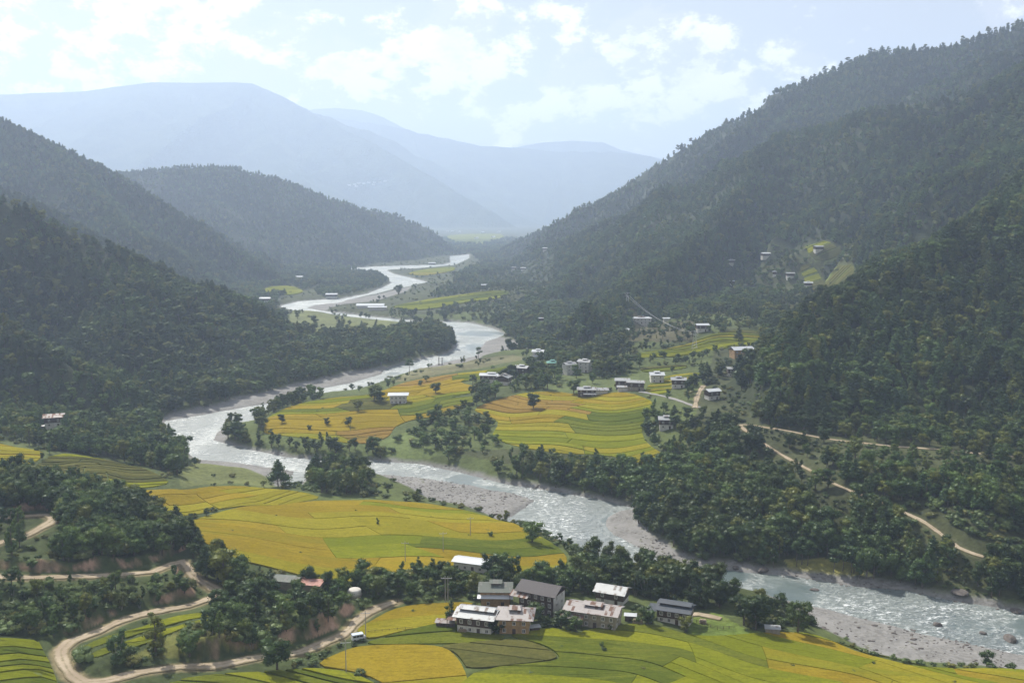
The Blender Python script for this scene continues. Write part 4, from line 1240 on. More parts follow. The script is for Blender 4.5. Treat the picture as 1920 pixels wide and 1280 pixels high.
def power_pole(px, py, h, rz, label):
    g = G(px, py)
    rt = empty('power_pole', g, R(rz)); tag(rt, label, 'power pole', 'power poles across the fields')
    MB().tube((0, 0, -.5), (0, 0, h), .17, .10, 7).build('pole', M_POLE, rt)
    a = MB(); a.box(-1.5, 1.5, -.06, .06, h - .9, h - .75)
    a.build('crossarm', M_STEEL, rt)
    for x in (-1.4, 0, 1.4): MB().tube((x, 0, h - .75), (x, 0, h - .45), .07, .05, 6).build('insulator', M_FRAME, rt)
    return Vector(g) + Vector((0, 0, h - .5))


for a in [(649, 1263, 10.5, 8, 'tall power pole in the left corner of the golden field nearest the camera'), (760, 1055, 9, 5, 'power pole at the lower edge of the big golden field'), (831, 1036, 9, 10, 'power pole in the middle of the big golden field'), (882, 1006, 9, 20, 'power pole in the far part of the big golden field'),
          (686, 1200, 10, 0, 'slim power pole beside the parked white van'), (835, 1128, 9.5, 0, 'left one of the twin pale poles by the hedge'), (840, 1128, 9.5, 0, 'right one of the twin pale poles by the hedge')]:
    power_pole(*a)


def pylon(loc, h, label):
    rt = empty('pylon', loc); tag(rt, label, 'pylon', 'pylons of the valley power line')
    m = MB()
    for sx in (-1, 1):
        for sy in (-1, 1): m.tube((sx * 2.2, sy * 2.2, -1), (sx * .35, sy * .35, h), .14, .10, 4)
    for i in range(6):
        z0 = h * i / 6; z1 = h * (i + 1) / 6; r0 = 2.2 - 1.85 * i / 6; r1 = 2.2 - 1.85 * (i + 1) / 6
        for s in ((-1, -1, 1, -1), (1, -1, 1, 1), (1, 1, -1, 1), (-1, 1, -1, -1)):
            m.tube((s[0] * r0, s[1] * r0, z0), (s[2] * r1, s[3] * r1, z1), .06, .06, 3)
    m.build('lattice', M_STEEL, rt)
    a = MB()
    for z_ in (h * .78, h * .95): a.box(-3.2, 3.2, -.12, .12, z_, z_ + .2)
    a.build('crossarm', M_STEEL, rt)


pa = G(1176, 582); pb = G(1302, 654)
pylon(pa, 20, 'lattice pylon on the hillside left of the pillared building')
pylon(pb, 16, 'lattice pylon beside the green terraces of the side valley')
for dz_, dx_, lab in ((18.5, -3, 'upper cable of the power line crossing the side valley'), (15.2, 3, 'lower cable of the power line crossing the side valley')):
    A = Vector(pa) + Vector((dx_, 0, dz_)); B = Vector(pb) + Vector((dx_, 0, dz_ - 4))
    m = MB(); prev = None
    for i in range(21):
        t = i / 20; p = A.lerp(B, t); p.z -= 24 * t * (1 - t)
        if prev is not None: m.tube(prev, p, .10, .10, 4)
        prev = p.copy()
    tag(m.build('power_cable', M_STEEL), lab, 'cable', 'cables of the valley power line')

for px, lab in ((823, 'left concrete tower of the footbridge on the river bank'), (829, 'right concrete tower of the footbridge on the river bank')):
    g = G(px, 684)
    rt = empty('bridge_tower', g); tag(rt, lab, 'bridge tower', 'footbridge towers')
    m = MB(); m.box(-.9, .9, -.7, .7, -1, 1.5); m.build('footing', M_POLE, rt)
    m = MB(); m.box(-.45, .45, -.45, .45, 1.5, 7); m.box(-.6, .6, -.6, .6, 7, 7.4); m.build('shaft', M_POLE, rt)

# boulders in and beside the river
M_ROCK = simple('river_rock', (0.115, 0.10, 0.09), 0.85, 0.35, 0.8, bump=0.6)


def rock_mesh(seed, nsub=2):
    r_ = np.random.default_rng(seed)
    import bmesh
    bm = bmesh.new(); bmesh.ops.create_icosphere(bm, subdivisions=nsub, radius=1)
    s = r_.uniform(.7, 1.3, 3) * (1, 1, .65)
    pl = [(Vector(r_.normal(size=3)).normalized(), r_.uniform(.55, .85)) for _ in range(7)]
    for v in bm.verts:
        c = v.co.copy()
        for nrm, dd in pl:
            e = c.dot(nrm) - dd
            if e > 0: c -= nrm * e * .9
        v.co = Vector((c.x * s[0], c.y * s[1], c.z * s[2]))
    me = bpy.data.meshes.new('boulder'); bm.to_mesh(me); bm.free()
    me.materials.append(M_ROCK)
    return me


RM = [rock_mesh(i) for i in range(5)]
for i, (px, py, s, lab) in enumerate([(1527, 1106, 1.6, 'dark rock breaking the surface in the middle of the near river'), (1800, 1122, 2.8, 'large reddish boulder under the trees on the far bank of the near river'), (1758, 1172, 1.8, 'flat dark rock low in the near river left of the others'),
                                      (1843, 1187, 1.5, 'small dark rock low in the near river between two others'), (1893, 1199, 2.3, 'largest dark rock low in the near river at the right edge'), (1740, 1102, 2.0, 'dark boulder at the far water edge right of the sandy notch'),
                                      (1905, 1146, 2.2, 'dark boulder at the far water edge at the right border'), (1340, 1063, 1.6, 'pale boulder on the rocky shore right of the gravel spit'), (1380, 1068, 1.8, 'flat boulder on the rocky shore below the pine grove'), (1430, 1072, 2.0, 'boulder on the dark shore below the pine grove')]):
    x, y = onplane(px, py)
    o = obj('boulder', RM[i % 5], None, (x, y, max(float(zt(np.array(x), np.array(y))), -.2) + .2 * s), i * 1.1)
    o.scale = (s * 1.2, s, s * .8)
    tag(o, lab, 'boulder', 'boulders in the river')

# loose stones on the gravel
SV, SF = [], []
rs = random.Random(5)
base_r = [(v.co.copy(), None) for v in rock_mesh(9, 1).vertices]
rf_ = [list(p.vertices) for p in rock_mesh(9, 1).polygons]
nb_ = 0
while nb_ < 900:
    yy = rs.uniform(285, 640); xx = rs.uniform(-.25, .52) * yy
    a_ = float(sample(d_all, np.array(xx), np.array(yy))); b_ = float(sample(d_riv, np.array(xx), np.array(yy)))
    if not (a_ < 2 and b_ > -2.5) or float(fbm(np.array(xx), np.array(yy), 16, 3)) < rs.uniform(-.3, .25): continue
    r_ = rs.uniform(.2, .42) * (1 + 1.6 * (rs.random() ** 9)); zz_ = max(float(zt(np.array(xx), np.array(yy))), -.1)
    b0 = len(SV); ca, sa = math.cos(nb_), math.sin(nb_)
    for co, _ in base_r: SV.append((xx + r_ * (co.x * ca - co.y * sa) * 1.3, yy + r_ * (co.x * sa + co.y * ca), zz_ + r_ * co.z * .7 + .08))
    SF += [[b0 + k_ for k_ in f] for f in rf_]
    nb_ += 1
tag(obj('river_stones', mesh('river_stones', SV, SF, M_ROCK)), 'loose grey stones strewn over the gravel banks', kind='stuff')

# ------------------------------------------------------------------ trees
def lump(c, r, seed, sub=1, flat=0.8):
    import bmesh
    bm = bmesh.new(); bmesh.ops.create_icosphere(bm, subdivisions=sub, radius=1)
    q = random.Random(seed)
    V = []
    for v in bm.verts:
        k_ = q.uniform(.72, 1.22)
        V.append((c[0] + v.co.x * r * k_, c[1] + v.co.y * r * k_, c[2] + v.co.z * r * k_ * flat))
    F = [[v.index for v in f.verts] for f in bm.faces]
    bm.free()
    return V, F


def crown(kind, seed):
    """unit tree: height about 10 m"""
    q = random.Random(seed)
    V, F = [], []
    cl = []
    if kind == 'broad':
        nl = q.randint(12, 16); rad = q.uniform(2.5, 3.3); h0 = q.uniform(.9, 2.0)
        for i in range(nl):
            a = q.uniform(0, 6.28); t = q.random() ** .6
            hz = h0 + 1.2 + (10 - h0 - 2.4) * q.random()
            k_ = math.sqrt(max(0.12, 1 - ((hz - (h0 + 10) / 2) / ((10 - h0) / 2 + .4)) ** 2))
            cl.append(((rad * t * k_ * math.cos(a), rad * t * k_ * math.sin(a), hz), q.uniform(1.1, 1.75)))
    elif kind == 'tall':
        nl = 12
        for i in range(nl):
            t = i / (nl - 1); a = q.uniform(0, 6.28)
            rr_ = 1.5 * math.sin(min(1, t * 1.15 + .15) * math.pi * .85) + .3
            cl.append(((rr_ * .75 * math.cos(a), rr_ * .75 * math.sin(a), 2.4 + 7.2 * t), q.uniform(.85, 1.3) * (1 - .35 * t)))
    elif kind == 'pine':
        nl = q.randint(13, 17); h0 = q.uniform(1.6, 3.6); R0 = q.uniform(1.9, 2.5)
        for i in range(nl):
            t = i / (nl - 1); a = i * 2.4 + q.uniform(-.5, .5)
            rr_ = R0 * (1 - t) ** .75 * q.uniform(.55, 1.1)
            cl.append(((rr_ * math.cos(a), rr_ * math.sin(a), h0 + (10 - h0 - .5) * t), (1.5 * (1 - t) + .55) * q.uniform(.8, 1.15)))
    elif kind == 'grove':
        for i in range(13):
            t = q.random(); a = i * 2.4
            rr_ = 2.3 * math.sqrt(max(.05, 1 - (2 * t - .9) ** 2)) * q.uniform(.5, 1)
            cl.append(((rr_ * math.cos(a), rr_ * math.sin(a), 4.6 + 4.8 * t), q.uniform(.8, 1.25)))
    elif kind == 'bush':
        for i in range(6):
            a = q.uniform(0, 6.28); t = q.random() ** .5 * 1.9
            cl.append(((t * math.cos(a), t * math.sin(a), q.uniform(.6, 1.8)), q.uniform(.9, 1.5)))
    elif kind == 'bamboo':
        for i in range(20):
            a = q.uniform(0, 6.28); t = q.random() ** .5
            hz = q.uniform(1.5, 9.2); w_ = 1.2 + 2.3 * (hz / 10) ** .7 * (1.15 - (hz / 11) ** 3)
            cl.append(((w_ * t * math.cos(a), w_ * t * math.sin(a), hz), q.uniform(.8, 1.3)))
    flat = {'broad': .8, 'tall': 1.0, 'pine': .72, 'grove': .7, 'bush': .75, 'bamboo': 1.1}[kind]
    for i, (c, r) in enumerate(cl):
        v, f = lump(c, r * .80, seed * 31 + i, 1, flat)
        b = len(V); V += v; F += [[b + k_ for k_ in ff] for ff in f]
        nleaf = int((70 if kind != 'bush' else 50) * r)
        for _ in range(nleaf):
            d = Vector((q.gauss(0, 1), q.gauss(0, 1), q.gauss(0, 1))).normalized()
            p = Vector(c) + Vector((d.x, d.y, d.z * flat)) * r * q.uniform(.78, 1.22)
            s = q.uniform(.13, .29) * (1.0 if kind != 'bush' else .8)
            u = Vector((q.gauss(0, 1), q.gauss(0, 1), q.gauss(0, .6))).normalized(); w = u.cross(d).normalized() if abs(u.dot(d)) < .99 else u.orthogonal()
            b = len(V)
            V += [tuple(p + u * s * 1.1), tuple(p + w * s - u * s * .4), tuple(p - w * s - u * s * .5)]
            F.append([b, b + 1, b + 2])
    return V, F, cl


def trunk_geo(kind, seed, cl):
    q = random.Random(seed + 5)
    m = MB()
    if kind == 'bush':
        for i in range(3): m.tube((q.uniform(-.2, .2), q.uniform(-.2, .2), -.3), (q.uniform(-.7, .7), q.uniform(-.7, .7), 1.2), .08, .04, 4)
        return m
    if kind == 'bamboo':
        for i in range(9):
            a = q.uniform(0, 6.28)
            m.tube((.5 * math.cos(a), .5 * math.sin(a), -.4), (2.2 * math.cos(a), 2.2 * math.sin(a), 8), .07, .04, 4)
        return m
    top = 8.6 if kind != 'broad' else 7.2
    j1 = (q.uniform(-.25, .25), q.uniform(-.25, .25), top * .45)
    j2 = (j1[0] * 1.5, j1[1] * 1.5, top)
    r = {'broad': .30, 'tall': .22, 'pine': .20, 'grove': .17}[kind]
    m.tube((0, 0, -.8), j1, r, r * .75, 7); m.tube(j1, j2, r * .75, r * .2, 6)
    for c, rr_ in cl[::2]:
        z0 = max(1.8, c[2] - abs(c[0]) * .6 - abs(c[1]) * .6 - .6)
        t = min(z0 / top, 1)
        m.tube((j2[0] * t, j2[1] * t, z0), c, r * .35, r * .12, 4)
    return m


KIND_MAT = {'grove': (M_PINE, M_BARK), 'broad': (M_BROAD, M_BARK), 'tall': (M_BROAD, M_BARK), 'pine': (M_PINE, M_BARK), 'bush': (M_BUSH, M_BARK), 'bamboo': (M_PINE, M_PBARK)}
VAR = {}
variants_col = {}
for kind, nvar in (('broad', 6), ('tall', 3), ('pine', 6), ('bush', 4), ('bamboo', 2), ('grove', 3)):
    VAR[kind] = []
    for i in range(nvar):
        V, F, cl = crown(kind, 100 + 17 * i + len(kind))
        fm_ = M_PALE if (kind == 'bush' and i == 3) else KIND_MAT[kind][0]
        cm = mesh('crown', V, F, fm_)
        tm_ = trunk_geo(kind, i, cl)
        tm = mesh('trunk', tm_.V, tm_.F, KIND_MAT[kind][1])
        b = len(V)
        whole = mesh('tree', V + tm_.V, F + [[b + k_ for k_ in f] for f in tm_.F], [fm_, KIND_MAT[kind][1]], [0] * len(F) + [1] * len(tm_.F))
        VAR[kind].append((cm, tm, whole))


def place_tree(kind, x, y, h, label, group=None, name=None, var=None, sx=None, z=None):
    cm, tm, _ = VAR[kind][(var if var is not None else rng.integers(len(VAR[kind])))]
    nm = name or {'broad': 'broadleaf_tree', 'tall': 'broadleaf_tree', 'pine': 'pine_tree', 'grove': 'pine_tree', 'bush': 'bush', 'bamboo': 'bamboo_clump'}[kind]
    zz = float(zt(np.array(x), np.array(y))) if z is None else z
    rt = bpy.data.objects.new(nm, None); COL.objects.link(rt)
    rt.location = (x, y, zz); rt.rotation_euler = (0, 0, float(rng.uniform(0, 6.28)))
    base = 10.0 if kind != 'bush' else 3.0
    s = h / base; w = (sx or 1.0) * s
    rt.scale = (w, w, s)
    tag(rt, label, {'bush': 'bush', 'bamboo': 'bamboo'}.get(kind, 'tree'), group)
    c = bpy.data.objects.new('crown', cm); COL.objects.link(c); c.parent = rt
    t = bpy.data.objects.new('trunk' if kind != 'bush' else 'stem', tm); COL.objects.link(t); t.parent = rt
    return rt


singles = [
    ('grove', 768, 702, 14, 'tall thin pine rising in front of the bright river at the edge of the peninsula'),
    ('broad', 1000, 767, 11, 'lone round tree standing in the orange rice terraces'),
    ('broad', 702, 752, 15, 'large full tree left of the white square house on the peninsula'),
    ('broad', 712, 756, 10, 'lower tree touching the large one left of the white square house'),
    ('pine', 522, 912, 15, 'tall dark tree alone by the side channel of the river'),
    ('tall', 708, 984, 3.5, 'tiny dark shrub tree standing in the far part of the big golden field'),
    ('broad', 998, 1018, 11, 'round dark tree at the river edge of the big golden field'),
    ('tall', 976, 990, 3.5, 'small pointed tree on the bank above the bright water'),
    ('broad', 1495, 1186, 12, 'big round dark tree nearest the stony beach'),
    ('broad', 1418, 1180, 13, 'broad many headed tree beside the small grey roofed hut'),
    ('broad', 1395, 1172, 11, 'bushy tree left of the broad many headed tree by the hut'),
    ('broad', 1268, 1112, 13, 'spreading tree with gaps in its crown in front of the near river'),
    ('bamboo', 1310, 1128, 11, 'dark bamboo clump on the river bank right of the spreading tree'),
    ('bamboo', 1345, 1135, 10, 'bamboo clump nearest the water behind the slate roofed farmhouse'),
    ('tall', 843, 1172, 8.5, 'dense dark upright tree left of the silver roofed farmhouse'),
    ('bamboo', 1017, 1098, 10.5, 'rounded grey green bamboo clump behind the tallest house'),
    ('bamboo', 1090, 1098, 12, 'large dark bamboo clump right of the rounded grey green one'),
    ('bamboo', 1120, 1092, 11, 'dark bamboo clump between the hamlet and the river'),
    ('broad', 930, 1190, 6, 'olive tree in front of the gap between the two nearest farmhouses'),
    ('broad', 1000, 1165, 8, 'dense tree between the ochre farmhouse and the tallest house'),
    ('broad', 1052, 1176, 7, 'low wide tree before the pinkish roofed farmhouse'),
    ('broad', 1080, 1183, 5.5, 'bushy tree at the field edge below the pinkish roofed farmhouse'),
    ('broad', 1285, 1183, 6, 'round tree casting shade beside the slate roofed farmhouse'),
    ('broad', 1215, 1170, 7, 'tree hiding the left end of the slate roofed farmhouse'),
    ('tall', 292, 1228, 13, 'tall narrow tree rising from the bank below the green strips'),
    ('broad', 520, 1256, 12, 'large black green tree beside the lower road at the bottom'),
    ('broad', 420, 1096, 15, 'tall massed tree right of the road bend'),
    ('broad', 445, 1100, 12, 'tree right beside the tall massed tree at the road bend'),
    ('pine', 388, 1082, 12, 'dark pine close behind the hairpin of the pale road'),
    ('broad', 700, 1100, 8, 'rounded tree at the lower edge of the big golden field'),
    ('tall', 643, 1114, 7, 'dark cone shaped tree left of the white water tank'),
    ('broad', 920, 1006, 3, 'small bush tree on the river side of the golden field'),
    ('broad', 441, 824, 13, 'round dark grove tree on the tip of the peninsula'),
    ('broad', 428, 822, 11, 'grove tree standing lowest on the tip of the peninsula'),
    ('broad', 455, 828, 11, 'inner grove tree on the tip of the peninsula'),
    ('tall', 442, 806, 12, 'thin tree sticking up above the grove on the peninsula tip'),
    ('broad', 529, 794, 7, 'small tree in the left end of the peninsula fields'),
    ('broad', 580, 806, 4, 'small shrub tree low in the peninsula fields'),
    ('broad', 613, 797, 6, 'small round tree in the yellow peninsula plots'),
    ('broad', 653, 800, 7, 'tree with thin crown in the middle of the peninsula plots'),
    ('broad', 672, 772, 9, 'dark tree above the brown cut plot on the peninsula'),
    ('broad', 788, 724, 5, 'small tree at the upper edge of the peninsula fields'),
    ('broad', 799, 716, 6, 'lone tree on the golden strip near the upper river bank'),
    ('broad', 817, 738, 9, 'dark tree at the end of the hedge on the golden strip'),
    ('grove', 897, 672, 12, 'thin bare stemmed pine before the gravel bar'),
    ('tall', 865, 680, 6, 'little cypress right of the footbridge towers'),
    ('tall', 870, 680, 7, 'taller cypress right of the footbridge towers'),
    ('broad', 1076, 738, 11, 'tree with visible stem above the silver roofed low house'),
    ('pine', 1385, 640, 13, 'tree on the terraces of the side valley above the big white roof'),
    ('broad', 747, 552, 18, 'lone rounded tree on the far river bank'),
    ('broad', 1128, 1214, 2.2, 'upper one of two small shrubs in the near green field'),
    ('broad', 1133, 1222, 2.0, 'lower one of two small shrubs in the near green field'),
    ('broad', 1145, 1182, 3, 'small tree before the open yard of the pinkish roofed farmhouse'),
    ('grove', 1494, 1062, 11, 'leftmost bare stemmed tree before the sunny clearing by the water'),
    ('grove', 1503, 1058, 12, 'second bare stemmed tree from the left before the sunny clearing'),
    ('grove', 1514, 1060, 11.5, 'third bare stemmed tree from the left before the sunny clearing'),
    ('grove', 1563, 1071, 10, 'thin bare stemmed tree in the middle of the sunny clearing'),
    ('grove', 1580, 1070, 11, 'bare stemmed tree right of the middle of the sunny clearing'),
    ('grove', 1596, 1073, 11.5, 'left one of the close pair at the right end of the sunny clearing'),
    ('grove', 1601, 1074, 11, 'right one of the close pair at the right end of the sunny clearing'),
    ('broad', 1850, 1248, 6, 'lone dark bushy tree on the stony beach at the right'),
]
sx_pts = []
for kind, px, py, h, lab in singles:
    g = G(px, py)
    place_tree(kind, g[0], g[1], h, lab, sx=1.25 if kind == 'broad' and h < 12 else 1.1)
    sx_pts.append((g[0], g[1]))

crest_ = [P(px, py, D, -8) for px, py, D in [(1230, 302, 2700), (1250, 290, 2720), (1300, 262, 2650), (1400, 213, 2550), (1500, 165, 2450), (1560, 128, 2400), (1640, 98, 2330), (1700, 92, 2280), (1760, 87, 2235), (1860, 55, 2150), (1920, 38, 2100)]]
for i in range(58):
    t = (i + float(rng.uniform(-.4, .4))) / 58 * (len(crest_) - 1); t = min(max(t, 0), len(crest_) - 1.001)
    a_, b_ = Vector(crest_[int(t)]), Vector(crest_[int(t) + 1]); p = a_.lerp(b_, t - int(t))
    part_ = 'lower part' if t < 3 else 'middle part' if t < 6 else 'upper part'
    place_tree('grove' if i % 3 else 'pine', p.x, p.y + float(rng.uniform(-12, 8)), float(rng.uniform(13, 24)), 'umbrella shaped pine standing out against the sky on the %s of the right ridge' % part_, 'pines along the %s of the right skyline' % part_, sx=float(rng.uniform(.8, 1.25)))

# zones: outline in the picture, density, mix of kinds (broad, tall, pine, bush, bamboo), mean height
def zone(pts): return GP(pts)


DENSE = [
    (zone([(575, 902), (600, 878), (660, 880), (705, 915), (700, 932), (620, 928), (575, 922)]), .9, (5, 2, 2, 1, 0), 9),
    (zone([(700, 905), (800, 935), (870, 950), (930, 968), (925, 975), (850, 950), (760, 938), (700, 935)]), .45, (1, 0, 0, 5, 0), 4),
    (zone([(-100, 888), (40, 890), (60, 912), (150, 928), (250, 952), (320, 985), (360, 1012), (400, 1035), (440, 1060), (450, 1110), (415, 1105), (365, 1060), (330, 1040), (290, 1042), (200, 1055), (0, 1060), (-100, 1060)]), .95, (6, 2, 3, 2, 1), 9),
    (zone([(-100, 1085), (150, 1085), (290, 1082), (340, 1070), (370, 1100), (400, 1118), (300, 1135), (200, 1165), (110, 1200), (0, 1190), (-100, 1190)]), .95, (4, 1, 0, 7, 1), 5),
    (zone([(400, 1125), (430, 1090), (560, 1078), (700, 1092), (760, 1082), (850, 1075), (880, 1085), (900, 1120), (740, 1125), (690, 1150), (655, 1175), (600, 1195), (500, 1215), (430, 1225), (330, 1240), (200, 1250), (150, 1235), (320, 1195), (410, 1160)]), .85, (6, 2, 0, 5, 1), 7),
    (zone([(880, 1070), (1000, 1090), (1080, 1062), (1110, 1050), (1200, 1066), (1300, 1090), (1370, 1110), (1380, 1145), (1300, 1140), (1220, 1125), (1160, 1110), (1100, 1115), (1060, 1120), (1000, 1100), (900, 1100)]), .8, (6, 1, 0, 4, 2), 8),
    (zone([(980, 1155), (1060, 1150), (1090, 1185), (1000, 1185)]), .8, (3, 0, 0, 5, 0), 4),
    (zone([(1180, 1130), (1220, 1150), (1260, 1178), (1300, 1190), (1220, 1180), (1175, 1165)]), .8, (3, 0, 0, 5, 0), 4),
    (zone([(1380, 1130), (1450, 1140), (1520, 1160), (1530, 1185), (1470, 1190), (1390, 1172)]), .7, (3, 0, 0, 4, 0), 6),
    (zone([(930, 962), (1000, 985), (1060, 1013), (1120, 1045), (1100, 1058), (1050, 1030), (1000, 1010), (930, 975)]), .9, (2, 0, 0, 6, 0), 4),
    (zone([(600, 1252), (640, 1222), (690, 1200), (735, 1192), (660, 1200), (600, 1225), (540, 1252)]), .8, (1, 0, 0, 6, 0), 3.5),
    (zone([(1540, 1192), (1600, 1212), (1700, 1240), (1800, 1248), (1920, 1256), (1920, 1262), (1700, 1246), (1600, 1222), (1540, 1202)]), .8, (0, 0, 0, 6, 0), 3),
    (zone([(340, 915), (480, 945), (600, 938), (600, 930), (470, 952), (350, 972), (320, 968)]), .0, (0, 0, 0, 6, 0), 3),
    (zone([(330, 972), (400, 957), (480, 948), (560, 942), (605, 934), (605, 941), (520, 949), (400, 965), (335, 982)]), .8, (1, 0, 0, 6, 0), 4),
    (zone([(340, 905), (430, 900), (530, 908), (600, 918), (600, 926), (520, 915), (430, 908), (340, 916)]), .8, (1, 0, 0, 6, 0), 4),
    (zone([(515, 590), (520, 560), (600, 535), (690, 497), (880, 474), (905, 495), (850, 520), (880, 540), (960, 545), (1000, 590), (930, 600), (830, 596), (700, 590), (640, 602)]), .10, (2, 0, 0, 4, 0), 5),
    (zone([(590, 548), (612, 522), (650, 512), (712, 514), (738, 524), (712, 540), (650, 553), (600, 556)]), .95, (5, 1, 1, 0, 0), 7),
    (zone([(800, 590), (800, 572), (870, 568), (940, 560), (1000, 585), (985, 602), (925, 605), (870, 596)]), .5, (5, 1, 0, 2, 0), 6),
    (zone([(800, 560), (830, 540), (850, 525), (880, 532), (900, 545), (850, 556)]), .6, (5, 1, 0, 2, 0), 7),
    # left bank: woods from the slopes down to the river
    (zone([(310, 788), (330, 773), (415, 759), (500, 736), (600, 711), (715, 687), (840, 659), (853, 643), (850, 627), (832, 613), (800, 612), (760, 626), (690, 633), (620, 631), (540, 622), (490, 596), (440, 575), (300, 520), (200, 600), (250, 720)]), 1.0, (6, 1, 4, 1, 0), 10),
    (zone([(-100, 640), (0, 600), (110, 665), (230, 755), (290, 785), (335, 842), (372, 884), (355, 905), (320, 888), (240, 866), (170, 852), (92, 846), (50, 834), (0, 824), (-100, 806)]), 1.0, (6, 1, 3, 2, 0), 9),
    (zone([(370, 870), (470, 880), (515, 895), (520, 912), (430, 906), (350, 912)]), .22, (1, 0, 0, 6, 0), 4),
    # peninsula belts
    (zone([(415, 800), (450, 800), (462, 828), (560, 838), (700, 846), (742, 838), (742, 858), (600, 861), (470, 842), (415, 826)]), .95, (6, 1, 0, 3, 0), 8),
    (zone([(474, 800), (484, 775), (520, 757), (560, 747), (600, 742), (600, 748), (560, 756), (505, 778), (494, 808)]), .95, (4, 1, 0, 3, 0), 7),
    (zone([(740, 815), (790, 795), (840, 772), (900, 752), (940, 742), (890, 766), (900, 778), (935, 792), (918, 820), (950, 838), (880, 858), (840, 862), (790, 840), (740, 835)]), .6, (4, 1, 0, 5, 0), 6.5),
    (zone([(860, 735), (900, 715), (960, 712), (1030, 700), (1060, 712), (1030, 730), (960, 738), (900, 752), (850, 748)]), .8, (6, 1, 0, 2, 0), 9),
    (zone([(985, 690), (1040, 660), (1060, 650), (1180, 660), (1180, 700), (1060, 712), (1000, 705)]), .8, (5, 1, 1, 2, 0), 9),
    (zone([(1200, 745), (1330, 700), (1350, 770), (1300, 860), (1285, 885), (1240, 845), (1215, 825), (1205, 800), (1236, 765)]), .8, (5, 1, 1, 3, 0), 8),
]
SPARSE = zone([(400, 800), (560, 738), (700, 715), (780, 690), (900, 660), (1000, 655), (1050, 700), (1320, 690), (1310, 770), (1240, 790), (1220, 830), (1290, 885), (1200, 882), (900, 858), (840, 872), (480, 852), (400, 830)])
CLEAR = [zone([(1440, 1055), (1470, 1048), (1540, 1043), (1625, 1052), (1625, 1082), (1560, 1084), (1470, 1075)])]
SCRUB = [zone([(140, 1226), (200, 1240), (330, 1184), (400, 1172), (430, 1180), (350, 1218), (200, 1256), (150, 1250)]), zone([(1640, 960), (1760, 1010), (1840, 1048), (1930, 1060), (1930, 1000), (1850, 970), (1740, 940)]), zone([(1330, 700), (1420, 720), (1440, 770), (1390, 800), (1330, 790)])]


def inpoly(x, y, poly): return inside(x, y, poly)


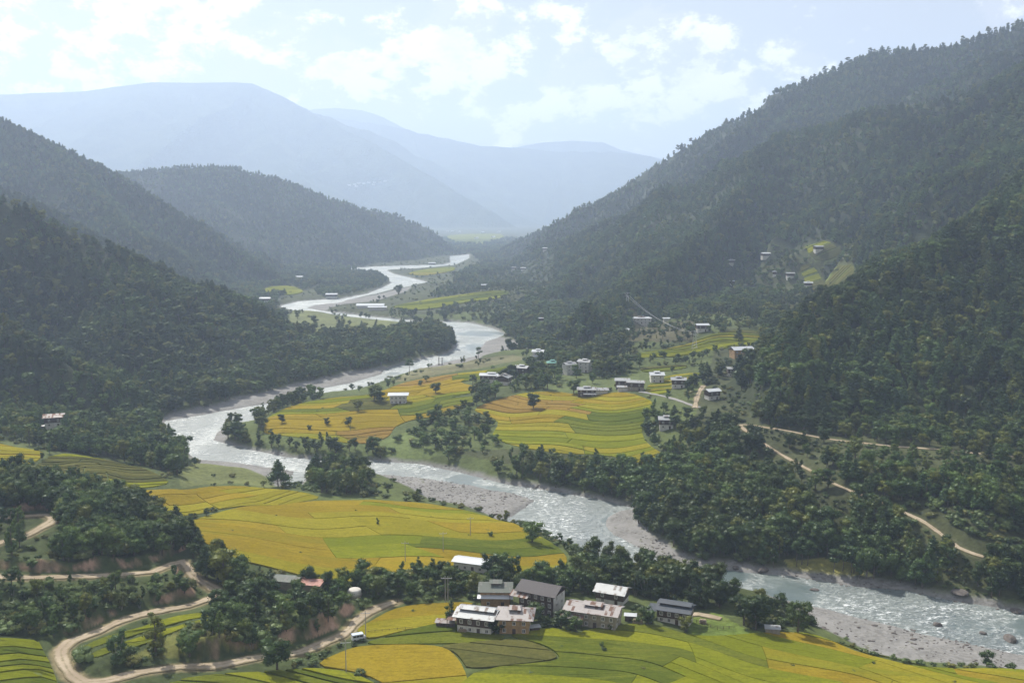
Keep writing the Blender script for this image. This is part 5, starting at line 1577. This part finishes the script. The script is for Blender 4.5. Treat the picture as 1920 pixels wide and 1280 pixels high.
OPENZ = [(zone([(1150, 690), (1175, 640), (1200, 610), (1300, 590), (1425, 600), (1430, 655), (1400, 692), (1300, 690)]), .42, (4, 1, 0, 4, 0), 5.5),
         (zone([(1385, 560), (1400, 470), (1500, 450), (1600, 455), (1615, 540), (1560, 575), (1450, 575)]), .78, (4, 1, 1, 4, 0), 7),
         (zone([(860, 560), (900, 520), (980, 490), (1040, 480), (1040, 540), (960, 580)]), .75, (4, 1, 0, 4, 0), 6)]
horizon = np.maximum.accumulate((GZ - CAMZ) / GY, axis=0)
pts_all = []
bands = [(225, 430, 3.2, 0.95), (430, 560, 4.4, 1.0), (560, 900, 5.6, 1.0), (900, 1500, 6.2, 1.0), (1500, 2400, 7.6, 1.0), (2400, 4000, 10.5, 1.0), (4000, 4900, 16.0, 1.3)]
for d0, d1, sp, hs in bands:
    nx = int(1.24 * d1 / sp); ny = int((d1 - d0) / sp)
    jx, jy = np.meshgrid(np.arange(nx), np.arange(ny))
    x = -0.62 * d1 + (jx + rng.uniform(0.05, .95, jx.shape)) * sp
    y = d0 + (jy + rng.uniform(0.05, .95, jx.shape)) * sp
    x = x.ravel(); y = y.ravel()
    ok = np.abs(x / y) < 0.60
    x, y = x[ok], y[ok]
    r_, c_ = cell(x, y); ri = r_.astype(int); ci = c_.astype(int)
    hid = ids[ri, ci]
    dens = np.zeros(x.shape); mixk = np.zeros((len(x), 5)); hm = np.full(x.shape, 8.0)
    # defaults
    dens[hid > 0] = 1.0
    mixk[hid > 0] = (3, 1, 6, .6, 0)
    hm[hid > 0] = 10.5
    low = hid == 0
    right = low & (x > -0.02 * y) & (sample(d_all, x, y) > 1)
    dens[low] = .10; mixk[low] = (2, .5, 0, 5, 0); hm[low] = 5
    dens[right] = 0.97; mixk[right] = (7, 2, 2.5, 1.5, 0); hm[right] = 9.5
    farlow = low & (y > 1150)
    dens[farlow] = .8; mixk[farlow] = (5, 1, 1, 2, 0); hm[farlow] = 10
    sps = inside(x, y, SPARSE) & low
    dens[sps] = .05; mixk[sps] = (3, 0, 0, 4, 0); hm[sps] = 5
    # near camera side of the river on the right of the picture: fields only
    nearright = low & (x > -0.02 * y) & (y < 430) & ~inside(x, y, [onplane(900, 1045), onplane(1250, 1045), onplane(2200, 1180), onplane(2600, 900), onplane(1100, 800)])
    dens[nearright] = .02; mixk[nearright] = (1, 0, 0, 5, 0); hm[nearright] = 3
    knoll = hid == hill_names.index('wooded_knoll') + 1
    hm[knoll] = 10
    for poly, dn, mk, hh in DENSE:
        m = inside(x, y, poly) & ((hid == 0) | (dn >= 1))
        dens[m] = dn; mixk[m] = mk; hm[m] = hh
    for poly, dn, mk, hh in OPENZ:
        m = inside(x, y, poly); dens[m] = dn; mixk[m] = mk; hm[m] = hh
    for poly in SCRUB:
        m = inside(x, y, poly); mixk[m] = (1, 0, 0, 8, 0); hm[m] = 4.5; dens[m] = .7
    for poly in CLEAR: dens[inside(x, y, poly)] = 0.0
    for poly in MEADOW[:1] + MEADOW[1:2]:
        m = inside(x, y, poly); dens[m] = np.minimum(dens[m], .03)
    # gaps and clumps
    cn = fbm(x, y, 60 if d1 < 1600 else 150, 3)
    big = fbm(x + 900, y, 160, 3)
    dens = dens * np.where(cn < -0.42, .55, 1.0)
    hm = hm * (1 + .25 * cn)
    dall = sample(d_all, x, y); droad = sample(d_road, x, y)
    keep = rng.random(len(x)) < dens
    keep &= (dall > 1.5) & (sample(d_riv, x, y) > 2) & (droad > 4.4)
    infield = field_mask[ri, ci] | field_mask[np.minimum(ri + 1, NR - 1), ci] | field_mask[ri, np.minimum(ci + 1, NC - 1)]
    tuft = infield & (rng.random(len(x)) < (.010 if d1 < 600 else .02 if d1 < 950 else .06))
    keep = np.where(infield, tuft & (dall > 1.5), keep)
    hm[tuft] = 1.6 if d1 < 950 else 4; mixk[tuft] = (0, 0, 0, 1, 0)
    u02 = rng.random(len(x))
    for hx, hy, hr in house_sites:
        if d0 - 30 < hy < d1 + 60:
            dd = np.hypot(x - hx, y - hy)
            keep &= dd > hr
            # keep the view of the house open: nothing tall right in front of it
            front = (y < hy) & (y > hy - (14 + (0.045 if hy > 480 else 0.012) * hy)) & (np.abs(x - hx * y / hy) < hr * .8)
            keep &= ~(front & (u02 < (.97 if hy > 560 else 1.0)) & ((hy > 470) | (y > hy - 7) | (hm > 5.5)))
    # only low growth just below the tracks
    u01 = rng.random(len(x)); lowered = np.zeros(len(x), bool)
    for (nm, wd, mt, a, zs), (pp_, rf2) in zip(road_lines, ((.85, .95), (.97, 1.4), (.80, .95), (.8, .9), (.8, .9), (.5, .9))):
        if True:
            sub = a[::2]
            if sub[:, 1].max() < d0 - 5 or sub[:, 1].min() > d1 + 40: continue
            far_ = sub[:, 1].mean() > 380
            for q_ in sub:
                dy_ = q_[1] - y; dxx = np.abs(x - q_[0] * y / q_[1])
                reach = hm * y / 112.0
                fr_ = (dy_ > 0) & (dy_ < reach * (1.35 if q_[1] > 455 and q_[0] > 150 else rf2)) & (dxx < 3.2) & (u01 < (pp_ if not (far_ and q_[1] > 430 and q_[0] > 150) else (.93 if q_[1] > 455 else .62)))
                lowered |= fr_
                if pp_ == .97: keep &= ~(fr_ & (u02 < .75)) & ~((dy_ > 0) & (dy_ < 9) & (dxx < 4))
    hm[lowered] = 2.6; mixk[lowered] = (0, 0, 0, 1, 0)
    x, y, ri, ci, hm, mixk, hid = x[keep], y[keep], ri[keep], ci[keep], hm[keep], mixk[keep], hid[keep]
    zz = zt(x, y)
    h = hm * hs * rng.uniform(.62, 1.28, len(x))
    vis = (zz + h * 1.1 - CAMZ) / y > horizon[np.maximum(ri - 1, 0), ci] - 0.0008
    pyy = 640 - FPX * np.tan(np.arctan((zz + h - CAMZ) / y) + PITCH)
    vis &= (pyy < 1400) & (np.abs(x / y) < .575)
    # cull slopes turned away from the camera
    gzr = (GZ[np.minimum(ri + 2, NR - 1), ci] - GZ[np.maximum(ri - 2, 0), ci]) / (DR[np.minimum(ri + 2, NR - 1)] - DR[np.maximum(ri - 2, 0)])
    x, y, zz, h, mixk, hid = x[vis], y[vis], zz[vis], h[vis], mixk[vis], hid[vis]
    cum = np.cumsum(mixk, 1); cum /= cum[:, -1:]
    kd = (rng.random(len(x))[:, None] > cum).sum(1)
    kd = np.clip(kd, 0, 4)
    h = np.where(kd == 3, np.clip(h * .62, 1.0, 4.2), h)
    h = np.where((kd != 3) & (h > 5), h * 1.15, h)
    for i in range(len(x)):
        pts_all.append((x[i], y[i], zz[i], h[i], int(kd[i]), int(hid[i])))
print('trees', len(pts_all))
KN = ['broad', 'tall', 'pine', 'bush', 'bamboo']
arr = np.array(pts_all)
size = arr[:, 3] / arr[:, 1]
indiv = np.zeros(len(arr), bool)
for fam, cap in (((0, 1), 235), ((2,), 285), ((3,), 290), ((4,), 40)):
    idx = np.where(np.isin(arr[:, 4].astype(int), fam) & (np.abs(arr[:, 0] / arr[:, 1]) < .52))[0]
    # in frame at all
    pyb = 640 - FPX * np.tan(np.arctan((arr[idx, 2] + arr[idx, 3] * .6 - CAMZ) / arr[idx, 1]) + PITCH)
    idx = idx[pyb < 1285]
    idx = idx[np.argsort(-size[idx])][:cap]
    indiv[idx] = True
NMK = {0: 'broadleaf tree', 1: 'slender broadleaf tree', 2: 'pine', 3: 'bush', 4: 'bamboo clump'}


def where(x, y, hid):
    if hid > 0:
        n_ = hill_names[hid - 1]
        return {'hill_right_near': 'on the near right slope', 'hill_left_near': 'on the near left slope', 'hill_left_middle': 'on the left slope above the river bend',
                'wooded_knoll': 'on the wooded knoll', 'hill_right_middle': 'on the middle right slope'}.get(n_, 'on a far slope')
    if y > 800: return 'on the far valley floor'
    u = x / y * FPX + 960
    if d_side(x, y): return 'in the wood along the far bank of the near river'
    if y > 560: return 'on the peninsula of rice plots' if u > 400 else 'at the foot of the left slope'
    if u < 420: return 'on the hillside around the winding pale road'
    if u < 860: return 'in the thicket beside the road above the near fields' if y < 410 else 'beside the golden fields along the river'
    return 'around the foreground hamlet and its river bank' if y < 420 else 'along the river bank by the golden field'


farbank = [onplane(1060, 915), onplane(1190, 950), onplane(1290, 1056), onplane(1500, 1082), onplane(1700, 1106), onplane(2100, 1165), onplane(2600, 900), onplane(1700, 760), onplane(1350, 700), onplane(1290, 890), onplane(850, 866)]


def d_side(x, y): return bool(inside(np.array([x]), np.array([y]), farbank)[0])


LM = [(663, 1112, 'the white water tank'), (570, 1100, 'the faded red roof'), (884, 1060, 'the long white roofed house'), (903, 1165, 'the silver roofed farmhouse'), (1013, 1120, 'the tallest house'), (1113, 1150, 'the pinkish roofed farmhouse'),
      (1266, 1145, 'the slate roofed farmhouse'), (1448, 1180, 'the small grey roofed hut'), (672, 1195, 'the white van'), (350, 1055, 'the hairpin of the pale road'), (412, 1115, 'the outer bend of the pale road'), (120, 1225, 'the lower left bend of the pale road'),
      (240, 1075, 'the straight middle road'), (95, 970, 'the upper left road loop'), (270, 1190, 'the two green strips'), (40, 1240, 'the green plots in the bottom left corner'), (649, 1240, 'the tall power pole'), (400, 1245, 'the lowest stretch of road'),
      (30, 900, 'the left edge above the upper road'), (180, 960, 'the narrow yellow terraces'), (330, 985, 'the left end of the golden field'), (620, 900, 'the small wood on the river bar'), (860, 930, 'the grey gravel bank'), (1040, 1015, 'the bright water bend'),
      (1160, 985, 'the gravel spit'), (1280, 940, 'the lower edge of the right rice terraces'), (1330, 1050, 'the rocky shore'), (1420, 990, 'the pine grove by the river'), (1540, 1060, 'the sunny clearing on the far bank'), (1640, 1020, 'the sandy notch in the bank'),
      (1700, 960, 'the middle of the descending track'), (1560, 905, 'the upper part of the descending track'), (1800, 1030, 'the lower end of the descending track'), (1880, 1090, 'the right edge at the water'), (1400, 800, 'the sharp turn of the slope track'), (1650, 835, 'the long level track'),
      (1860, 860, 'the right end of the level track'), (1300, 850, 'the wooded right edge of the terraces'), (1250, 795, 'the grey roofed house by the terraces'), (1500, 700, 'the lower near right slope'), (1700, 650, 'the middle of the near right slope'), (1850, 560, 'the upper near right slope'),
      (1740, 455, 'the skyline building'), (1880, 720, 'the right border halfway up'), (103, 790, 'the lone white house on the left'), (250, 830, 'the foot of the near left slope'), (60, 700, 'the left border halfway up'), (440, 825, 'the grove on the peninsula tip'), (850, 810, 'the wooded hollow of the peninsula'),
      (560, 850, 'the bank wood of the peninsula'), (1100, 870, 'the wood below the right terraces'), (1495, 1170, 'the big round tree by the beach'), (1780, 1245, 'the stony beach'), (560, 940, 'the hedge between the two golden fields')]


def lmark(x, y, zz):
    # picture position, only to choose which landmark to name
    v = Vector((x, y, zz - CAMZ)); d = y * COSP - v.z * SINP
    px = 960 + FPX * x / d; py = 640 - FPX * (v.z * COSP + y * SINP) / d
    b = min(LM, key=lambda l: (l[0] - px) ** 2 + 2.2 * (l[1] - py) ** 2)
    dx, dy = px - b[0], py - b[1]
    rel = ('right of' if dx > 0 else 'left of') if abs(dx) > 1.3 * abs(dy) else ('in front of' if dy > 0 else 'behind')
    if abs(dx) + abs(dy) > 90: rel = 'well ' + rel if rel != 'behind' else 'far behind'
    c_ = sorted(LM, key=lambda l: (l[0] - px) ** 2 + 2.2 * (l[1] - py) ** 2)[1:3]
    return [rel + ' ' + b[2]] + ['between %s and %s' % (b[2], q[2]) for q in c_]


used_labels = set()


for i in np.where(indiv)[0]:
    x, y, zz, h, kd, hid = arr[i]; kd = int(kd)
    wr = where(x, y, int(hid))
    wide = float(rng.uniform(.82, 1.2))
    lim_ = {0: (7.5, 11), 1: (7.5, 11), 2: (8.5, 12), 3: (2.0, 3.2), 4: (7, 10)}[kd]
    adj = 'low' if h < lim_[0] else 'tall' if h > lim_[1] else 'middling'
    wd_ = 'wide' if wide > 1.08 else 'slim' if wide < .94 else 'round'
    opts = [f'{adj} {wd_} {NMK[kd]} {q}' for q in lmark(x, y, zz)]
    opts = [q for q in opts if len(q.split()) <= 16] or opts[:1]
    lab = next((q for q in opts if q not in used_labels), opts[0]); used_labels.add(lab)
    place_tree(KN[kd], x, y, h, lab, f'{NMK[kd]}s {wr}'.replace('bushs', 'bushes'), sx=wide, z=zz)

# remaining thousands: one stuff object per kind of wood, geometry-nodes instances
for fam, nm in (((0, 1), 'broadleaf_forest'), ((2, 4), 'pine_forest'), ((3,), 'undergrowth')):
    sel = np.where(~indiv & np.isin(arr[:, 4].astype(int), fam))[0]
    vc = bpy.data.collections.new(nm + '_kinds')
    objs = []
    for kd in fam:
        for (cm, tm, wh) in VAR[KN[kd]]:
            objs.append((kd, wh))
    for q_, (kd, wh) in enumerate(objs):
        o = bpy.data.objects.new('%s_%02d' % (nm, q_), wh); vc.objects.link(o)
    cnt = {kd: [q_ for q_, (k2, _) in enumerate(objs) if k2 == kd] for kd in fam}
    me = bpy.data.meshes.new(nm)
    A = arr[sel]
    me.vertices.add(len(A)); me.vertices.foreach_set('co', A[:, :3].astype(np.float32).ravel())
    vi = np.array([cnt[int(k2)][rng.integers(len(cnt[int(k2)]))] for k2 in A[:, 4]], np.int32)
    base = np.where(A[:, 4] == 3, 3.0, 10.0)
    s = A[:, 3] / base
    wsc = s * rng.uniform(.8, 1.18, len(A))
    for an, ty, data in (('vi', 'INT', vi), ('rz', 'FLOAT', rng.uniform(0, 6.28, len(A)).astype(np.float32))):
        at = me.attributes.new(an, ty, 'POINT'); at.data.foreach_set('value', data)
    at = me.attributes.new('sc', 'FLOAT_VECTOR', 'POINT'); at.data.foreach_set('vector', np.stack([wsc, wsc, s], 1).astype(np.float32).ravel())
    o = obj(nm, me); tag(o, kind='stuff')
    o['label'] = {'broadleaf_forest': 'dark green broadleaf woods over the banks and slopes', 'pine_forest': 'pine woods covering the valley slopes', 'undergrowth': 'low bushes over banks and clearings'}[nm]
    ng = bpy.data.node_groups.new(nm, 'GeometryNodeTree')
    ng.interface.new_socket('Geometry', in_out='INPUT', socket_type='NodeSocketGeometry')
    ng.interface.new_socket('Geometry', in_out='OUTPUT', socket_type='NodeSocketGeometry')
    N = ng.nodes; Lk = ng.links
    gi = N.new('NodeGroupInput'); go = N.new('NodeGroupOutput')
    m2p = N.new('GeometryNodeMeshToPoints')
    iop = N.new('GeometryNodeInstanceOnPoints')
    ci_ = N.new('GeometryNodeCollectionInfo'); ci_.inputs['Collection'].default_value = vc; ci_.inputs['Separate Children'].default_value = True; ci_.inputs['Reset Children'].default_value = True

    def na(nm_, ty):
        a_ = N.new('GeometryNodeInputNamedAttribute'); a_.data_type = ty; a_.inputs['Name'].default_value = nm_
        return a_.outputs[0]
    cx_ = N.new('ShaderNodeCombineXYZ')
    Lk.new(na('rz', 'FLOAT'), cx_.inputs[2])
    iop.inputs['Pick Instance'].default_value = True
    Lk.new(gi.outputs[0], m2p.inputs[0]); Lk.new(m2p.outputs[0], iop.inputs['Points'])
    Lk.new(ci_.outputs[0], iop.inputs['Instance']); Lk.new(na('vi', 'INT'), iop.inputs['Instance Index'])
    Lk.new(cx_.outputs[0], iop.inputs['Rotation']); Lk.new(na('sc', 'FLOAT_VECTOR'), iop.inputs['Scale'])
    Lk.new(iop.outputs[0], go.inputs[0])
    md = o.modifiers.new('scatter', 'NODES'); md.node_group = ng

# ------------------------------------------------------------------ haze
hz_m, T = mat('haze')
pv = T.n('ShaderNodeVolumePrincipled', {'Color': (0.625, 0.765, 1.0, 1), 'Density': 0.000136, 'Anisotropy': 0.3})
T.n('ShaderNodeOutputMaterial', {'Volume': pv.outputs[0]})
m = MB(); m.box(-10800, 10800, -600, 15000, -4.2, max(1100.0, float(GZ.max()) + 15))
hz = m.build('haze', hz_m); tag(hz, kind='stuff')
print('top', GZ.max(), 'rows', NR)
